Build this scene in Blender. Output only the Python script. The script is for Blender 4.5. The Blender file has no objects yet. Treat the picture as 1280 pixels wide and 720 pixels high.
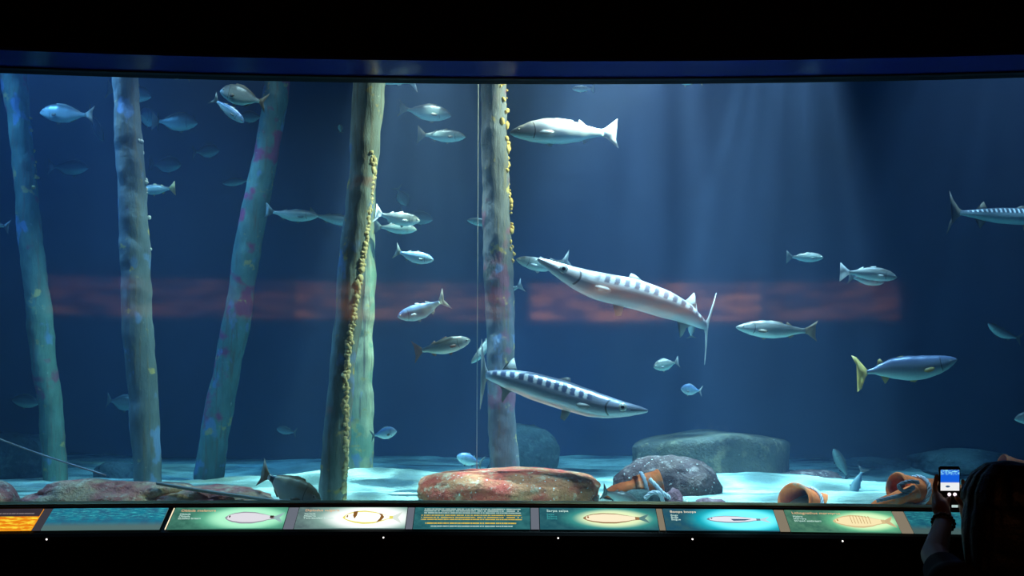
import bpy, bmesh, math, random
from mathutils import Vector, Matrix, noise
random.seed(7)
F = 1108.0; CZ = 1.75; HY = 480.0; ROLL = math.radians(0.25)
COL = bpy.context.scene.collection
R2 = math.radians

def P(px, py, d):
    u, v = px-640.0, py-HY
    c, s = math.cos(ROLL), math.sin(ROLL)
    u, v = u*c+v*s, -u*s+v*c
    return Vector((u*d/F, d, CZ-v*d/F))

def tag(o, label=None, cat=None, group=None, kind=None):
    if label: o['label'] = label
    if cat: o['category'] = cat
    if group: o['group'] = group
    if kind: o['kind'] = kind
    return o

def link(name, bm, mats, parent=None, loc=None, smooth=True, attr=None):
    """world-space bmesh -> object with its origin at loc"""
    me = bpy.data.meshes.new(name)
    base = Vector(loc) if loc is not None else Vector((0, 0, 0))
    if loc is not None:
        bmesh.ops.translate(bm, vec=-base, verts=bm.verts)
    bmesh.ops.recalc_face_normals(bm, faces=bm.faces)
    bm.to_mesh(me); bm.free()
    if not isinstance(mats, (list, tuple)): mats = [mats]
    for m in mats: me.materials.append(m)
    if smooth:
        for p in me.polygons: p.use_smooth = True
    o = bpy.data.objects.new(name, me); COL.objects.link(o)
    if parent is not None:
        o.parent = parent
        o.location = base - abspos(parent) if loc is not None else -abspos(parent)
    else:
        o.location = base
    return o

def abspos(o):
    v = Vector((0, 0, 0))
    while o is not None:
        v += o.location; o = o.parent
    return v

def empty(name, loc):
    o = bpy.data.objects.new(name, None); COL.objects.link(o); o.location = loc
    o.empty_display_size = .1
    return o

# ------------------------------------------------------------ materials
class NT:
    def __init__(s, name, disp=False):
        s.m = bpy.data.materials.new(name); s.m.use_nodes = True
        s.t = s.m.node_tree; s.t.nodes.clear()
        s.out = s.t.nodes.new('ShaderNodeOutputMaterial')
    def n(s, typ, **kw):
        x = s.t.nodes.new('ShaderNode'+typ)
        for k, v in kw.items(): setattr(x, k, v)
        return x
    def set(s, sock, v):
        if isinstance(v, bpy.types.NodeSocket): s.t.links.new(v, sock)
        elif v is not None:
            if isinstance(v, (tuple, list)) and len(v) == 3 and len(sock.default_value) == 4: v = (*v, 1)
            sock.default_value = v
    def math(s, op, a, b=None, c=None, clamp=False):
        x = s.n('Math', operation=op); x.use_clamp = clamp
        s.set(x.inputs[0], a)
        if b is not None: s.set(x.inputs[1], b)
        if c is not None: s.set(x.inputs[2], c)
        return x.outputs[0]
    def mix(s, f, a, b):
        x = s.n('Mix', data_type='RGBA')
        s.set(x.inputs[0], f); s.set(x.inputs[6], a); s.set(x.inputs[7], b)
        return x.outputs[2]
    def ramp(s, f, stops, interp='LINEAR'):
        x = s.n('ValToRGB'); s.set(x.inputs[0], f); r = x.color_ramp; r.interpolation = interp
        while len(r.elements) < len(stops): r.elements.new(0.5)
        for e, (p, c) in zip(r.elements, stops):
            e.position = p; e.color = (*c, 1) if not isinstance(c, (int, float)) else (c, c, c, 1)
        return x.outputs[0]
    def obj(s, out='Object'): return s.n('TexCoord').outputs[out]
    def noise(s, vec, scale, detail=4, rough=.55, scl=None):
        if scl:
            mp = s.n('Mapping'); s.set(mp.inputs[0], vec); mp.inputs[3].default_value = scl; vec = mp.outputs[0]
        x = s.n('TexNoise'); s.set(x.inputs['Vector'], vec); x.inputs['Scale'].default_value = scale
        x.inputs['Detail'].default_value = detail; x.inputs['Roughness'].default_value = rough
        return x.outputs[0]
    def voro(s, vec, scale, feat='F1'):
        x = s.n('TexVoronoi', feature=feat); s.set(x.inputs['Vector'], vec); x.inputs['Scale'].default_value = scale
        return x.outputs[0]
    def step(s, v, a, b):
        x = s.n('MapRange'); x.interpolation_type = 'SMOOTHSTEP'
        s.set(x.inputs[0], v); x.inputs[1].default_value = a; x.inputs[2].default_value = b
        return x.outputs[0]
    def bsdf(s, col, rough=.5, metal=0, bump=None, bstr=.3, bdist=.01, spec=None, emis=None, estr=0):
        x = s.n('BsdfPrincipled')
        s.set(x.inputs['Base Color'], col); s.set(x.inputs['Roughness'], rough); s.set(x.inputs['Metallic'], metal)
        if spec is not None: s.set(x.inputs['Specular IOR Level'], spec)
        if emis is not None:
            s.set(x.inputs['Emission Color'], emis); s.set(x.inputs['Emission Strength'], estr)
        if bump is not None:
            b = s.n('Bump'); b.inputs['Strength'].default_value = bstr; b.inputs['Distance'].default_value = bdist
            s.set(b.inputs['Height'], bump); s.set(x.inputs['Normal'], b.outputs[0])
        s.t.links.new(x.outputs[0], s.out.inputs[0]); return s.m

def plain(name, col, rough=.5, metal=0, spec=None, bumps=None):
    n = NT(name)
    b = n.noise(n.obj(), bumps) if bumps else None
    c = n.mix(n.noise(n.obj(), 6), tuple(x*.85 for x in col), tuple(min(1, x*1.12) for x in col))
    return n.bsdf(c, rough, metal, b, spec=spec)

def emis(name, col, st):
    n = NT(name); e = n.n('Emission'); n.set(e.inputs[0], col); n.set(e.inputs[1], st)
    n.t.links.new(e.outputs[0], n.out.inputs[0]); return n.m

M_black = plain('matt black paint', (.004, .004, .005), .6, spec=.1)
M_dark = plain('dark room surface', (.006, .006, .008), .9, spec=.05)
M_gasket = plain('black rubber gasket', (.003, .003, .004), .5, spec=.2)

def mat_soffit():
    n = NT('navy lacquered soffit')
    x = n.n('BsdfPrincipled')
    n.set(x.inputs['Base Color'], (.02, .025, .22)); x.inputs['Roughness'].default_value = .13
    x.inputs['Specular IOR Level'].default_value = .12; x.inputs['Metallic'].default_value = .1
    n.t.links.new(x.outputs[0], n.out.inputs[0]); return n.m
M_soffit = mat_soffit()

def mat_glass():
    n = NT('aquarium glass')
    tr = n.n('BsdfTransparent'); tr.inputs[0].default_value = (.975, .985, .99, 1)
    gl = n.n('BsdfGlossy'); gl.inputs['Roughness'].default_value = .05
    lw = n.n('LayerWeight'); lw.inputs[0].default_value = .5
    f = n.math('POWER', lw.outputs['Facing'], 5.0)
    f = n.math('MULTIPLY_ADD', f, .9, .045)
    mx = n.n('MixShader'); n.set(mx.inputs[0], f)
    n.t.links.new(tr.outputs[0], mx.inputs[1]); n.t.links.new(gl.outputs[0], mx.inputs[2])
    n.t.links.new(mx.outputs[0], n.out.inputs[0]); return n.m

def mat_water():
    n = NT('sea water')
    sc = n.n('VolumeScatter'); sc.inputs['Color'].default_value = (.36, .56, 1, 1)
    sc.inputs['Density'].default_value = .047; sc.inputs['Anisotropy'].default_value = .15
    ab = n.n('VolumeAbsorption'); ab.inputs['Color'].default_value = (.2, .73, .93, 1)
    ab.inputs['Density'].default_value = .28
    ad = n.n('AddShader')
    n.t.links.new(sc.outputs[0], ad.inputs[0]); n.t.links.new(ab.outputs[0], ad.inputs[1])
    n.t.links.new(ad.outputs[0], n.out.inputs['Volume']); return n.m

def mat_sand():
    n = NT('white coral sand'); o = n.obj()
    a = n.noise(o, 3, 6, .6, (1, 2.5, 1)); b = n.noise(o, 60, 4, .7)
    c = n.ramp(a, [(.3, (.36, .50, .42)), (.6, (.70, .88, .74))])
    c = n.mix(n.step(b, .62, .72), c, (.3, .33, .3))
    c = n.mix(n.math('MULTIPLY', n.step(n.noise(o, 1.6, 4, .6, (.5, 3.2, 1)), .50, .62), .8), c, (.16, .25, .22))  # dark bands put the shade of the ripple troughs into the sand colour
    h = n.math('ADD', n.math('MULTIPLY', b, .35), a)
    return n.bsdf(c, .95, 0, h, .9, .05, spec=.1)

def mat_tankwall():
    n = NT('blue painted tank wall'); a = n.noise(n.obj(), .8, 3)
    c = n.ramp(a, [(.35, (.012, .045, .13)), (.7, (.02, .075, .20))])
    return n.bsdf(c, .9, spec=.05)

def mat_pole(name, seed, tint=(.30, .34, .31), patch=(.42, .10, .16), pa=.62, gold=.0):
    n = NT(name); o = n.obj()
    v = n.n('VectorMath', operation='ADD'); n.set(v.inputs[0], o); v.inputs[1].default_value = (seed*3.1, seed*1.7, seed)
    o = v.outputs[0]
    big = n.noise(o, 2.2, 3, .5, (1, 1, .5)); mid = n.noise(o, 7, 5, .65, (1.2, 1.2, .5)); fine = n.noise(o, 45, 4, .7, (1, 1, .5))
    grain = n.noise(o, 30, 3, .6, (1, 1, .06))
    c = n.ramp(mid, [(.3, tuple(x*.7 for x in tint)), (.5, tint), (.72, tuple(min(1, x*1.35) for x in tint))])
    c = n.mix(n.step(grain, .5, .75), c, (.20, .17, .12))
    c = n.mix(n.math('MULTIPLY', n.step(n.noise(o, 4.0, 3), pa-.06, pa+.03), .8), c, patch)
    c = n.mix(n.math('MULTIPLY', n.step(n.noise(o, 5.1, 3, .5, (1.3, 1, .8)), .6, .68), .7), c, (.20, .33, .62))  # blue patches put coloured light fringes into the wood colour
    c = n.mix(n.math('MULTIPLY', n.step(n.noise(o, 8.3, 4), .63-gold, .7-gold), .8), c, (.62, .45, .16))  # golden patches put orange light spots into the wood colour
    c = n.mix(n.step(fine, .68, .74), c, (.75, .75, .68))
    h = n.math('ADD', n.math('MULTIPLY', mid, 1.0), n.math('MULTIPLY', fine, .35))
    h = n.math('ADD', h, n.math('MULTIPLY', grain, .5))
    return n.bsdf(c, .85, 0, h, .8, .014, spec=.2)

def mat_rock(name, c1, c2, c3, spark=.74, sc=1.0, seed=0):
    n = NT(name); o = n.obj()
    v = n.n('VectorMath', operation='ADD'); n.set(v.inputs[0], o); v.inputs[1].default_value = (seed*3.1, seed*1.7, seed)
    o = v.outputs[0]
    a = n.noise(o, 4*sc, 5, .6); b = n.noise(o, 11*sc, 5, .7); f = n.noise(o, 55*sc, 3, .7)
    c = n.mix(n.step(a, .42, .6), c1, c2)
    c = n.mix(n.step(b, .52, .66), c, c3)
    c = n.mix(n.math('MULTIPLY', n.step(n.noise(o, 17*sc, 4), .55, .7), .6), c, tuple(x*.25 for x in c1))
    vo = n.voro(o, 26)
    sp = n.math('MULTIPLY', n.math('LESS_THAN', vo, .13), n.step(n.noise(o, 5), spark-.2, spark-.1))
    c = n.mix(sp, c, (.95, .95, .9))
    c = n.mix(n.step(f, spark-.02, spark+.04), c, (.8, .78, .72))
    h = n.math('ADD', n.math('MULTIPLY', b, 1.0), n.math('MULTIPLY', f, .4))
    return n.bsdf(c, .7, 0, h, .9, .03, spec=.4)

def mat_fish(name, back=(.16, .16, .15), flank=(.52, .60, .58), belly=(.80, .98, .90), bars=None, gill=True,  # belly is paler than the back, with teal sand bounce light painted in
             tailband=None, metal=.15, rough=.36, scale=1.0, yellow=None):
    n = NT(name)
    at = n.n('Attribute'); at.attribute_name = 'fc'
    sp = n.n('SeparateXYZ'); n.set(sp.inputs[0], at.outputs['Vector'])
    t, h = sp.outputs[0], sp.outputs[1]
    o = n.obj()
    nz = n.noise(at.outputs['Vector'], 14, 3, .6, (3, 1, 0))
    hh = n.math('MULTIPLY_ADD', nz, .25, n.math('MULTIPLY_ADD', h, .5, .375))
    c = n.ramp(hh, [(.12, belly), (.42, flank), (.62, tuple((a*.6+b*.4) for a, b in zip(flank, back))), (.80, back)])
    if bars:
        cnt, c0 = bars
        w = n.math('SINE', n.math('ADD', n.math('MULTIPLY', t, cnt*6.283), n.math('MULTIPLY_ADD', nz, 3.5, n.math('MULTIPLY', h, -1.3))))
        m = n.math('MULTIPLY', n.step(w, -.15, .35), n.step(h, .12, .3))
        m = n.math('MULTIPLY', m, n.math('SUBTRACT', 1.0, n.step(h, .66, .9)))
        m = n.math('MULTIPLY', m, n.math('MULTIPLY', n.step(t, .25, .30), n.math('SUBTRACT', 1.0, n.step(t, .82, .9))))
        c = n.mix(m, c, c0)
        w2 = n.math('MULTIPLY', n.math('SUBTRACT', 1.0, n.step(w, -.6, -.1)), n.math('MULTIPLY', n.step(h, .15, .35), n.math('SUBTRACT', 1.0, n.step(h, .7, .9))))
        w2 = n.math('MULTIPLY', w2, n.math('MULTIPLY', n.step(t, .27, .32), n.math('SUBTRACT', 1.0, n.step(t, .8, .88))))
        c = n.mix(n.math('MULTIPLY', w2, .8), c, (.92, .95, .97))
    if bars:
        mo = n.math('MULTIPLY', n.math('LESS_THAN', n.math('ABSOLUTE', n.math('ADD', h, .12)), .07), n.math('LESS_THAN', t, .085))
        c = n.mix(n.math('MULTIPLY', mo, .85), c, (.06, .06, .07))
    if yellow: c = n.mix(n.math('MULTIPLY', n.step(t, .8, .9), .7), c, yellow)
    if gill:
        g = n.math('ABSOLUTE', n.math('SUBTRACT', t, n.math('MULTIPLY_ADD', n.math('MULTIPLY', h, h), -.03, gill if gill is not True else .22)))
        g = n.math('MULTIPLY', n.math('LESS_THAN', g, .0045), n.math('LESS_THAN', n.math('ABSOLUTE', h), .75))
        c = n.mix(n.math('MULTIPLY', g, .75), c, (.05, .05, .05))
    if tailband:
        a, b = tailband
        m = n.math('MULTIPLY', n.step(t, a-.01, a+.01), n.math('SUBTRACT', 1.0, n.step(t, b-.01, b+.01)))
        c = n.mix(n.math('MULTIPLY', m, .9), c, (.01, .01, .01))
    vs = n.n('TexVoronoi'); mp = n.n('Mapping'); n.set(mp.inputs[0], at.outputs['Vector']); mp.inputs[3].default_value = (70, 14, 1)
    n.set(vs.inputs['Vector'], mp.outputs[0]); vs.inputs['Scale'].default_value = scale
    return n.bsdf(c, rough, metal, vs.outputs[0], .25, .002, spec=.5)

def mat_fin(name, c1, c2=None):
    n = NT(name); at = n.n('Attribute'); at.attribute_name = 'fc'
    w = n.noise(at.outputs['Vector'], 60, 2, .5, (.4, 2.5, 1))
    c = n.mix(w, c1, c2 or tuple(x*.6 for x in c1))
    b = n.n('BsdfPrincipled'); n.set(b.inputs['Base Color'], c); b.inputs['Roughness'].default_value = .45
    tr = n.n('BsdfTranslucent'); n.set(tr.inputs[0], c)
    mx = n.n('MixShader'); mx.inputs[0].default_value = .35
    n.t.links.new(b.outputs[0], mx.inputs[1]); n.t.links.new(tr.outputs[0], mx.inputs[2])
    n.t.links.new(mx.outputs[0], n.out.inputs[0]); return n.m

# ------------------------------------------------------------ curved window wall geometry
RG = 27.4; GC = Vector((0, 4.87-RG, 0))
ZB = 1.095; ZT = 3.427
def arc(a, off, z): return Vector((GC.x+(RG+off)*math.sin(a), GC.y+(RG+off)*math.cos(a), z))
def glass_y(x): return GC.y+math.sqrt(RG*RG-x*x)
def px2a(px, off=0):
    """arc angle at which the window line is met by the ray through px"""
    k = (px-640)/F
    d = 4.8
    for _ in range(20): d = glass_y(k*d)+off
    return math.asin(k*d/RG)
def sweep(profile, a0, a1, n, closed=True, bm=None):
    bm = bm or bmesh.new(); rows = []
    for i in range(n+1):
        a = a0+(a1-a0)*i/n
        rows.append([bm.verts.new(arc(a, o, z)) for o, z in profile])
    m = len(profile)
    for i in range(n):
        for j in range(m if closed else m-1):
            bm.faces.new((rows[i][j], rows[i][(j+1) % m], rows[i+1][(j+1) % m], rows[i+1][j]))
    if closed:
        bm.faces.new(rows[0][::-1]); bm.faces.new(rows[-1])
    return bm
AW = 5.2/RG
def struct(name, bm, m, smooth=False): return tag(link(name, bm, m, smooth=smooth), kind='structure')
def box(x0, x1, y0, y1, z0, z1, bm=None):
    bm = bm or bmesh.new()
    v = [bm.verts.new((x, y, z)) for z in (z0, z1) for x, y in ((x0, y0), (x1, y0), (x1, y1), (x0, y1))]
    for f in ((0, 3, 2, 1), (4, 5, 6, 7), (0, 1, 5, 4), (1, 2, 6, 5), (2, 3, 7, 6), (3, 0, 4, 7)): bm.faces.new([v[i] for i in f])
    return bm

# room
struct('floor', box(-5.3, 5.3, -4, 4.65, -.1, 0), M_dark)
struct('ceiling', box(-5.3, 5.3, -4, 4.58, 4.6, 4.7), M_dark)
struct('wall_left', box(-5.4, -5.3, -4, 4.3, 0, 4.6), M_dark)
struct('wall_right', box(5.3, 5.4, -4, 4.3, 0, 4.6), M_dark)
struct('wall_back', box(-5.4, 5.4, -4.1, -4, 0, 4.6), M_dark)
struct('wall_front', sweep([(-.27, ZT+.004), (-.27, 4.7), (.10, 4.7), (.10, ZT+.004)], -AW, AW, 40), M_black)
struct('trim_1', sweep([(-.275, ZT-.004), (-.275, ZT+.012), (-.03, ZT+.012), (-.03, ZT-.004)], -AW, AW, 60), M_soffit)
struct('trim_2', sweep([(-.035, ZT-.012), (-.035, ZT+.01), (-.003, ZT+.01), (-.003, ZT-.012)], -AW, AW, 60), M_gasket)
struct('window_1', sweep([(0, ZB-.02), (0, ZT), (.03, ZT), (.03, ZB-.02)], -AW, AW, 80), mat_glass(), True)
bpy.data.objects['window_1'].data.set_sharp_from_angle(angle=math.radians(40))
struct('trim_3', sweep([(-.025, ZB-.02), (-.025, ZB+.002), (-.008, ZB+.008), (.05, ZB+.008), (.05, ZB-.02)], -AW, AW, 60),
       plain('thin brass sill strip', (.20, .15, .06), .4, .6))
struct('trim_4', sweep([(-.045, ZB-.06), (-.045, ZB-.008), (-.02, ZB-.008), (-.02, ZB-.06)], -AW, AW, 60), M_gasket)
# console
con = sweep([(-.05, ZB-.03), (-.215, .972), (-.225, .955), (-.225, .90), (-.19, .88), (-.17, .0), (.0, .0), (.0, ZB-.03)], -AW, AW, 60)
tag(link('console', con, M_black, smooth=False), 'long curved black console under the aquarium window carrying the lit panels', 'console')

# ------------------------------------------------------------ tank shell
TB = 9.05; TS = 1.0
def sand_z(x, y):
    z = TS + .05*noise.noise(Vector((x*.7, y*1.1, 3.3))) + .026*math.sin(y*9+2*noise.noise(Vector((x*.8, y, 0))))*(.6+noise.noise(Vector((x*.5, y*.8, 9))))
    z += .10*math.exp(-((x+.85)**2/.9+(y-6.35)**2/.10)) + .09*math.exp(-((x-1.7)**2/.5+(y-6.5)**2/.12))
    z -= .05*math.exp(-((y-7.3)**2/.15))
    z += .012*noise.noise(Vector((x*4, y*6, 1)))+.006*noise.noise(Vector((x*14, y*14, 1)))
    return z
bm = bmesh.new(); NX, NY = 300, 150; rows = []
for j in range(NY+1):
    r = []
    for i in range(NX+1):
        x = -6.49+12.98*i/NX; y0 = min(glass_y(min(5.19, max(-5.19, x))), 4.9)+.04; y = y0+(TB-.01-y0)*(j/NY)**1.0
        r.append(bm.verts.new((x, y, sand_z(x, y))))
    rows.append(r)
for j in range(NY):
    for i in range(NX): bm.faces.new((rows[j][i], rows[j][i+1], rows[j+1][i+1], rows[j+1][i]))
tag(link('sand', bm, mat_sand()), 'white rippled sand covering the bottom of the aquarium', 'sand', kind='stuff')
M_tw = mat_tankwall()
struct('wall_tank_back', box(-6.6, 6.6, TB, TB+.1, .6, 6.0), M_tw)
struct('wall_tank_left', box(-6.6, -6.5, 4.41, TB, .6, 6.0), M_tw)
struct('wall_tank_right', box(6.5, 6.6, 4.41, TB, .6, 6.0), M_tw)
struct('floor_tank', box(-6.6, 6.6, 4.95, TB, .5, .62), M_dark)
struct('ceiling_tank', box(-6.6, 6.6, 4.62, TB+.1, 6.0, 6.1), M_black)
bm = sweep([(.045, .63), (.045, 5.6)], -AW, AW, 60, closed=False)
# close the water body: arc front, straight back
bm.verts.ensure_lookup_table()
n = 61
lo = [bm.verts[2*i] for i in range(n)]; hi = [bm.verts[2*i+1] for i in range(n)]
b = [bm.verts.new((x, TB-.005, z)) for x, z in ((-6.45, .63), (6.45, .63), (6.45, 5.6), (-6.45, 5.6))]
bm.faces.new(lo+[b[1], b[0]]); bm.faces.new(hi+[b[2], b[3]]); bm.faces.new((b[0], b[1], b[2], b[3]))
bm.faces.new((lo[0], hi[0], b[3], b[0])); bm.faces.new((lo[-1], hi[-1], b[2], b[1]))
bmesh.ops.triangulate(bm, faces=[f for f in bm.faces if len(f.verts) > 4])
WATER = tag(link('water', bm, mat_water(), smooth=False), 'clear blue sea water filling the aquarium tank', 'water', kind='stuff')

# ------------------------------------------------------------ tubes
def tube(path, radii, seg=12, bm=None, jitter=0, seed=0, caps=True):
    bm = bm or bmesh.new(); rings = []; N = len(path)
    up = Vector((0, 1, 0)) if abs((path[-1]-path[0]).normalized().y) < .9 else Vector((0, 0, 1))
    for i, p in enumerate(path):
        T = (path[min(i+1, N-1)]-path[max(i-1, 0)]).normalized()
        A = T.cross(up)
        if A.length < 1e-4: A = T.cross(Vector((1, 0, 0)))
        A.normalize(); B = T.cross(A).normalized(); up = -B if B.dot(up) < 0 else B
        r = radii[i] if isinstance(radii, (list, tuple)) else radii
        ring = []
        for k in range(seg):
            an = 2*math.pi*k/seg
            d = A*math.cos(an)+up*math.sin(an)
            q = p+d*r
            if jitter:
                q += d*jitter*(noise.noise(q*5+Vector((seed, 0, 0)))+.5*noise.noise(q*14+Vector((seed, 0, 0))))
            ring.append(bm.verts.new(q))
        rings.append(ring)
    for i in range(N-1):
        for k in range(seg):
            bm.faces.new((rings[i][k], rings[i][(k+1) % seg], rings[i+1][(k+1) % seg], rings[i+1][k]))
    if caps: bm.faces.new(rings[0][::-1]); bm.faces.new(rings[-1])
    return bm
def catmull(pts, n):
    m = len(pts)-1
    def at(t):
        t = max(0, min(1, t))*m; i = min(int(t), m-1); f = t-i
        p1, p2 = pts[i], pts[i+1]
        p0 = pts[i-1] if i > 0 else p1*2-p2
        p3 = pts[i+2] if i+2 <= m else p2*2-p1
        return .5*((2*p1)+(p2-p0)*f+(2*p0-5*p1+4*p2-p3)*f*f+(3*p1-p0-3*p2+p3)*f**3)
    return [at(i/n) for i in range(n+1)]

def pole(label, pts, d, mat, seed, growth=None, band=False):
    """pts: (py, left px, right px) from top to bottom"""
    a, b = pts[0], pts[1]
    k = (a[0]+60)/(b[0]-a[0])
    top = (-60, a[1]-(b[1]-a[1])*k*.6, a[2]-(b[2]-a[2])*k*.6)
    pts = [top]+list(pts)
    e, f = pts[-2], pts[-1]
    dy = 645-f[0] if d < 6 else max(12, (HY+.85*F/d)-f[0])
    k = dy/(f[0]-e[0]); pts.append((f[0]+dy, f[1]+(f[1]-e[1])*k, f[2]+(f[2]-e[2])*k))
    c3 = [P((l+r)/2, py, d) for py, l, r in pts]; rr = [Vector(((r-l)/2*d/F, 0, 0)) for py, l, r in pts]
    path = catmull(c3, 150); rad = [max(.05, v.x) for v in catmull(rr, 150)]
    bm = tube(path, rad, 40, jitter=.012, seed=seed)
    base = path[-1]
    o = link('wooden_pole', bm, mat, loc=base)
    tag(o, label, 'pole', 'weathered wooden poles standing in the aquarium')
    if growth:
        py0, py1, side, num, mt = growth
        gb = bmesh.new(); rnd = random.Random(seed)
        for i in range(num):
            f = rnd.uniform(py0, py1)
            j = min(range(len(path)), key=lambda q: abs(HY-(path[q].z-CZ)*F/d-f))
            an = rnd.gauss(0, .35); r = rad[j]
            if band: an = .75+.35*math.sin(f*.018)+rnd.gauss(0, .10)  # band: blob strip modelled in place of the pole's warm-lit edge
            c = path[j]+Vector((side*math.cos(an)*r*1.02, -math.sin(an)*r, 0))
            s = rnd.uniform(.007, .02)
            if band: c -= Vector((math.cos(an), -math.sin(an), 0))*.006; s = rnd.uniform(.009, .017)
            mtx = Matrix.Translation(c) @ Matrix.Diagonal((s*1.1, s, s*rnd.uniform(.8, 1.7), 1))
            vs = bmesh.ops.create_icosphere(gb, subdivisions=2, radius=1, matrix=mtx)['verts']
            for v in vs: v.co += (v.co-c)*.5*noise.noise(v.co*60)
        tag(link('sponge_and_lit_edge', gb, mt, parent=o, loc=base), kind='stuff')  # sponge on most poles; the band is a lit edge built as blobs
    return o
M_p1 = mat_pole('green crusted wood', 1, (.14, .24, .19), (.32, .08, .13), .64)
M_p2 = mat_pole('grey crusted wood', 2, (.16, .19, .20), (.26, .14, .36), .68)
M_p3 = mat_pole('teal crusted wood', 3, (.15, .27, .24), (.46, .04, .16), .60)
M_p4 = mat_pole('grey brown crusted wood', 4, (.25, .30, .28), (.42, .25, .2), .68, .0)
M_p5 = mat_pole('green yellow crusted wood', 5, (.52, .50, .30), (.25, .40, .26), .56, .05)
M_p6 = mat_pole('violet grey crusted wood', 6, (.16, .17, .19), (.30, .11, .17), .62)
M_gold = plain('golden sponge', (.75, .48, .14), .7, bumps=40)
M_litedge = plain('pale golden lit edge', (.85, .66, .34), .7, bumps=40)  # colour of the warm-lit edge on the thick pole
M_white = plain('white growth', (.75, .72, .65), .7, bumps=40)
pole('leaning green-crusted wooden pole, the first from the left edge of the tank',
     [(92, 2, 32), (160, 12, 38), (240, 20, 47), (310, 25, 54), (400, 35, 65), (450, 41, 69), (520, 50, 78), (600, 56, 84)], 6.9, M_p1, 11, (150, 240, 1, 8, M_gold))
pole('grey wooden pole with bright edges, the second from the left edge',
     [(95, 142, 172), (170, 144, 176), (240, 148, 182), (310, 151, 187), (345, 152, 187), (400, 153, 190), (500, 162, 197), (604, 168, 202)], 6.3, M_p2, 12, (170, 320, 1, 9, M_white))
pole('teal wooden pole leaning to the right with a dark red patch, behind the red rock',
     [(98, 331, 362), (160, 324, 354), (240, 307, 339), (320, 292, 324), (400, 280, 312), (460, 268, 300), (540, 251, 286), (602, 243, 277)], 6.9, M_p3, 13)
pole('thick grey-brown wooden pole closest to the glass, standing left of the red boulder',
     [(100, 441, 481), (200, 437, 472), (240, 434, 467), (310, 425, 460), (400, 419, 452), (470, 411, 443), (560, 403, 437), (628, 398, 432)], 5.6, M_p4, 14, (195, 640, 1, 420, M_litedge), band=True)
pole('yellow-green wooden pole half hidden behind the thick grey-brown pole',
     [(100, 448, 476), (200, 444, 470), (300, 440, 468), (340, 434, 470), (400, 434, 467), (470, 432, 466), (540, 434, 467), (600, 434, 466)], 6.8, M_p5, 15)
pole('violet-grey wooden pole with golden sponge up its right edge, behind the red boulder',
     [(103, 601, 633), (200, 602, 635), (300, 604, 640), (400, 607, 643), (500, 609, 645), (585, 614, 648)], 6.3, M_p6, 16, (80, 330, 1, 60, M_gold))

# ------------------------------------------------------------ fish
def interp(tab, t):
    if t <= tab[0][0]: return tab[0][1:]
    for a, b in zip(tab, tab[1:]):
        if t <= b[0]:
            f = (t-a[0])/(b[0]-a[0]); f = f*f*(3-2*f)*.5+f*.5
            return tuple(x+(y-x)*f for x, y in zip(a[1:], b[1:]))
    return tab[-1][1:]
BODY = {
 'bass': [(0, .02, .03, .03), (.015, .09, .09, .07), (.05, .17, .18, .14), (.1, .27, .27, .21), (.2, .42, .40, .30), (.32, .50, .49, .36), (.46, .47, .50, .34), (.6, .35, .41, .26), (.72, .22, .24, .15), (.8, .15, .16, .08), (.85, .15, .15, .04)],
 'bream': [(0, .02, .03, .02), (.012, .08, .07, .05), (.05, .22, .17, .12), (.12, .37, .29, .19), (.22, .48, .41, .25), (.36, .51, .49, .27), (.52, .42, .46, .22), (.66, .25, .29, .14), (.77, .11, .12, .06), (.84, .10, .10, .03)],
 'slim': [(0, .02, .03, .02), (.015, .10, .10, .08), (.06, .25, .24, .18), (.15, .40, .38, .28), (.3, .50, .50, .33), (.48, .46, .50, .30), (.64, .31, .36, .20), (.76, .16, .18, .10), (.84, .12, .13, .04)],
 'barracuda': [(0, .02, .05, .03), (.01, .05, .10, .06), (.05, .13, .18, .12), (.1, .20, .27, .19), (.15, .27, .34, .25), (.21, .35, .42, .30), (.3, .43, .50, .34), (.45, .49, .52, .38), (.6, .45, .50, .35), (.72, .35, .40, .26), (.82, .22, .24, .15), (.88, .15, .16, .08), (.91, .15, .15, .04)],
 'jack': [(0, .02, .03, .03), (.015, .08, .10, .08), (.06, .18, .22, .15), (.12, .27, .34, .22), (.2, .36, .43, .28), (.33, .46, .5, .32), (.48, .50, .5, .32), (.62, .42, .42, .26), (.74, .25, .27, .16), (.82, .11, .12, .08), (.88, .08, .08, .03)],
}
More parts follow.
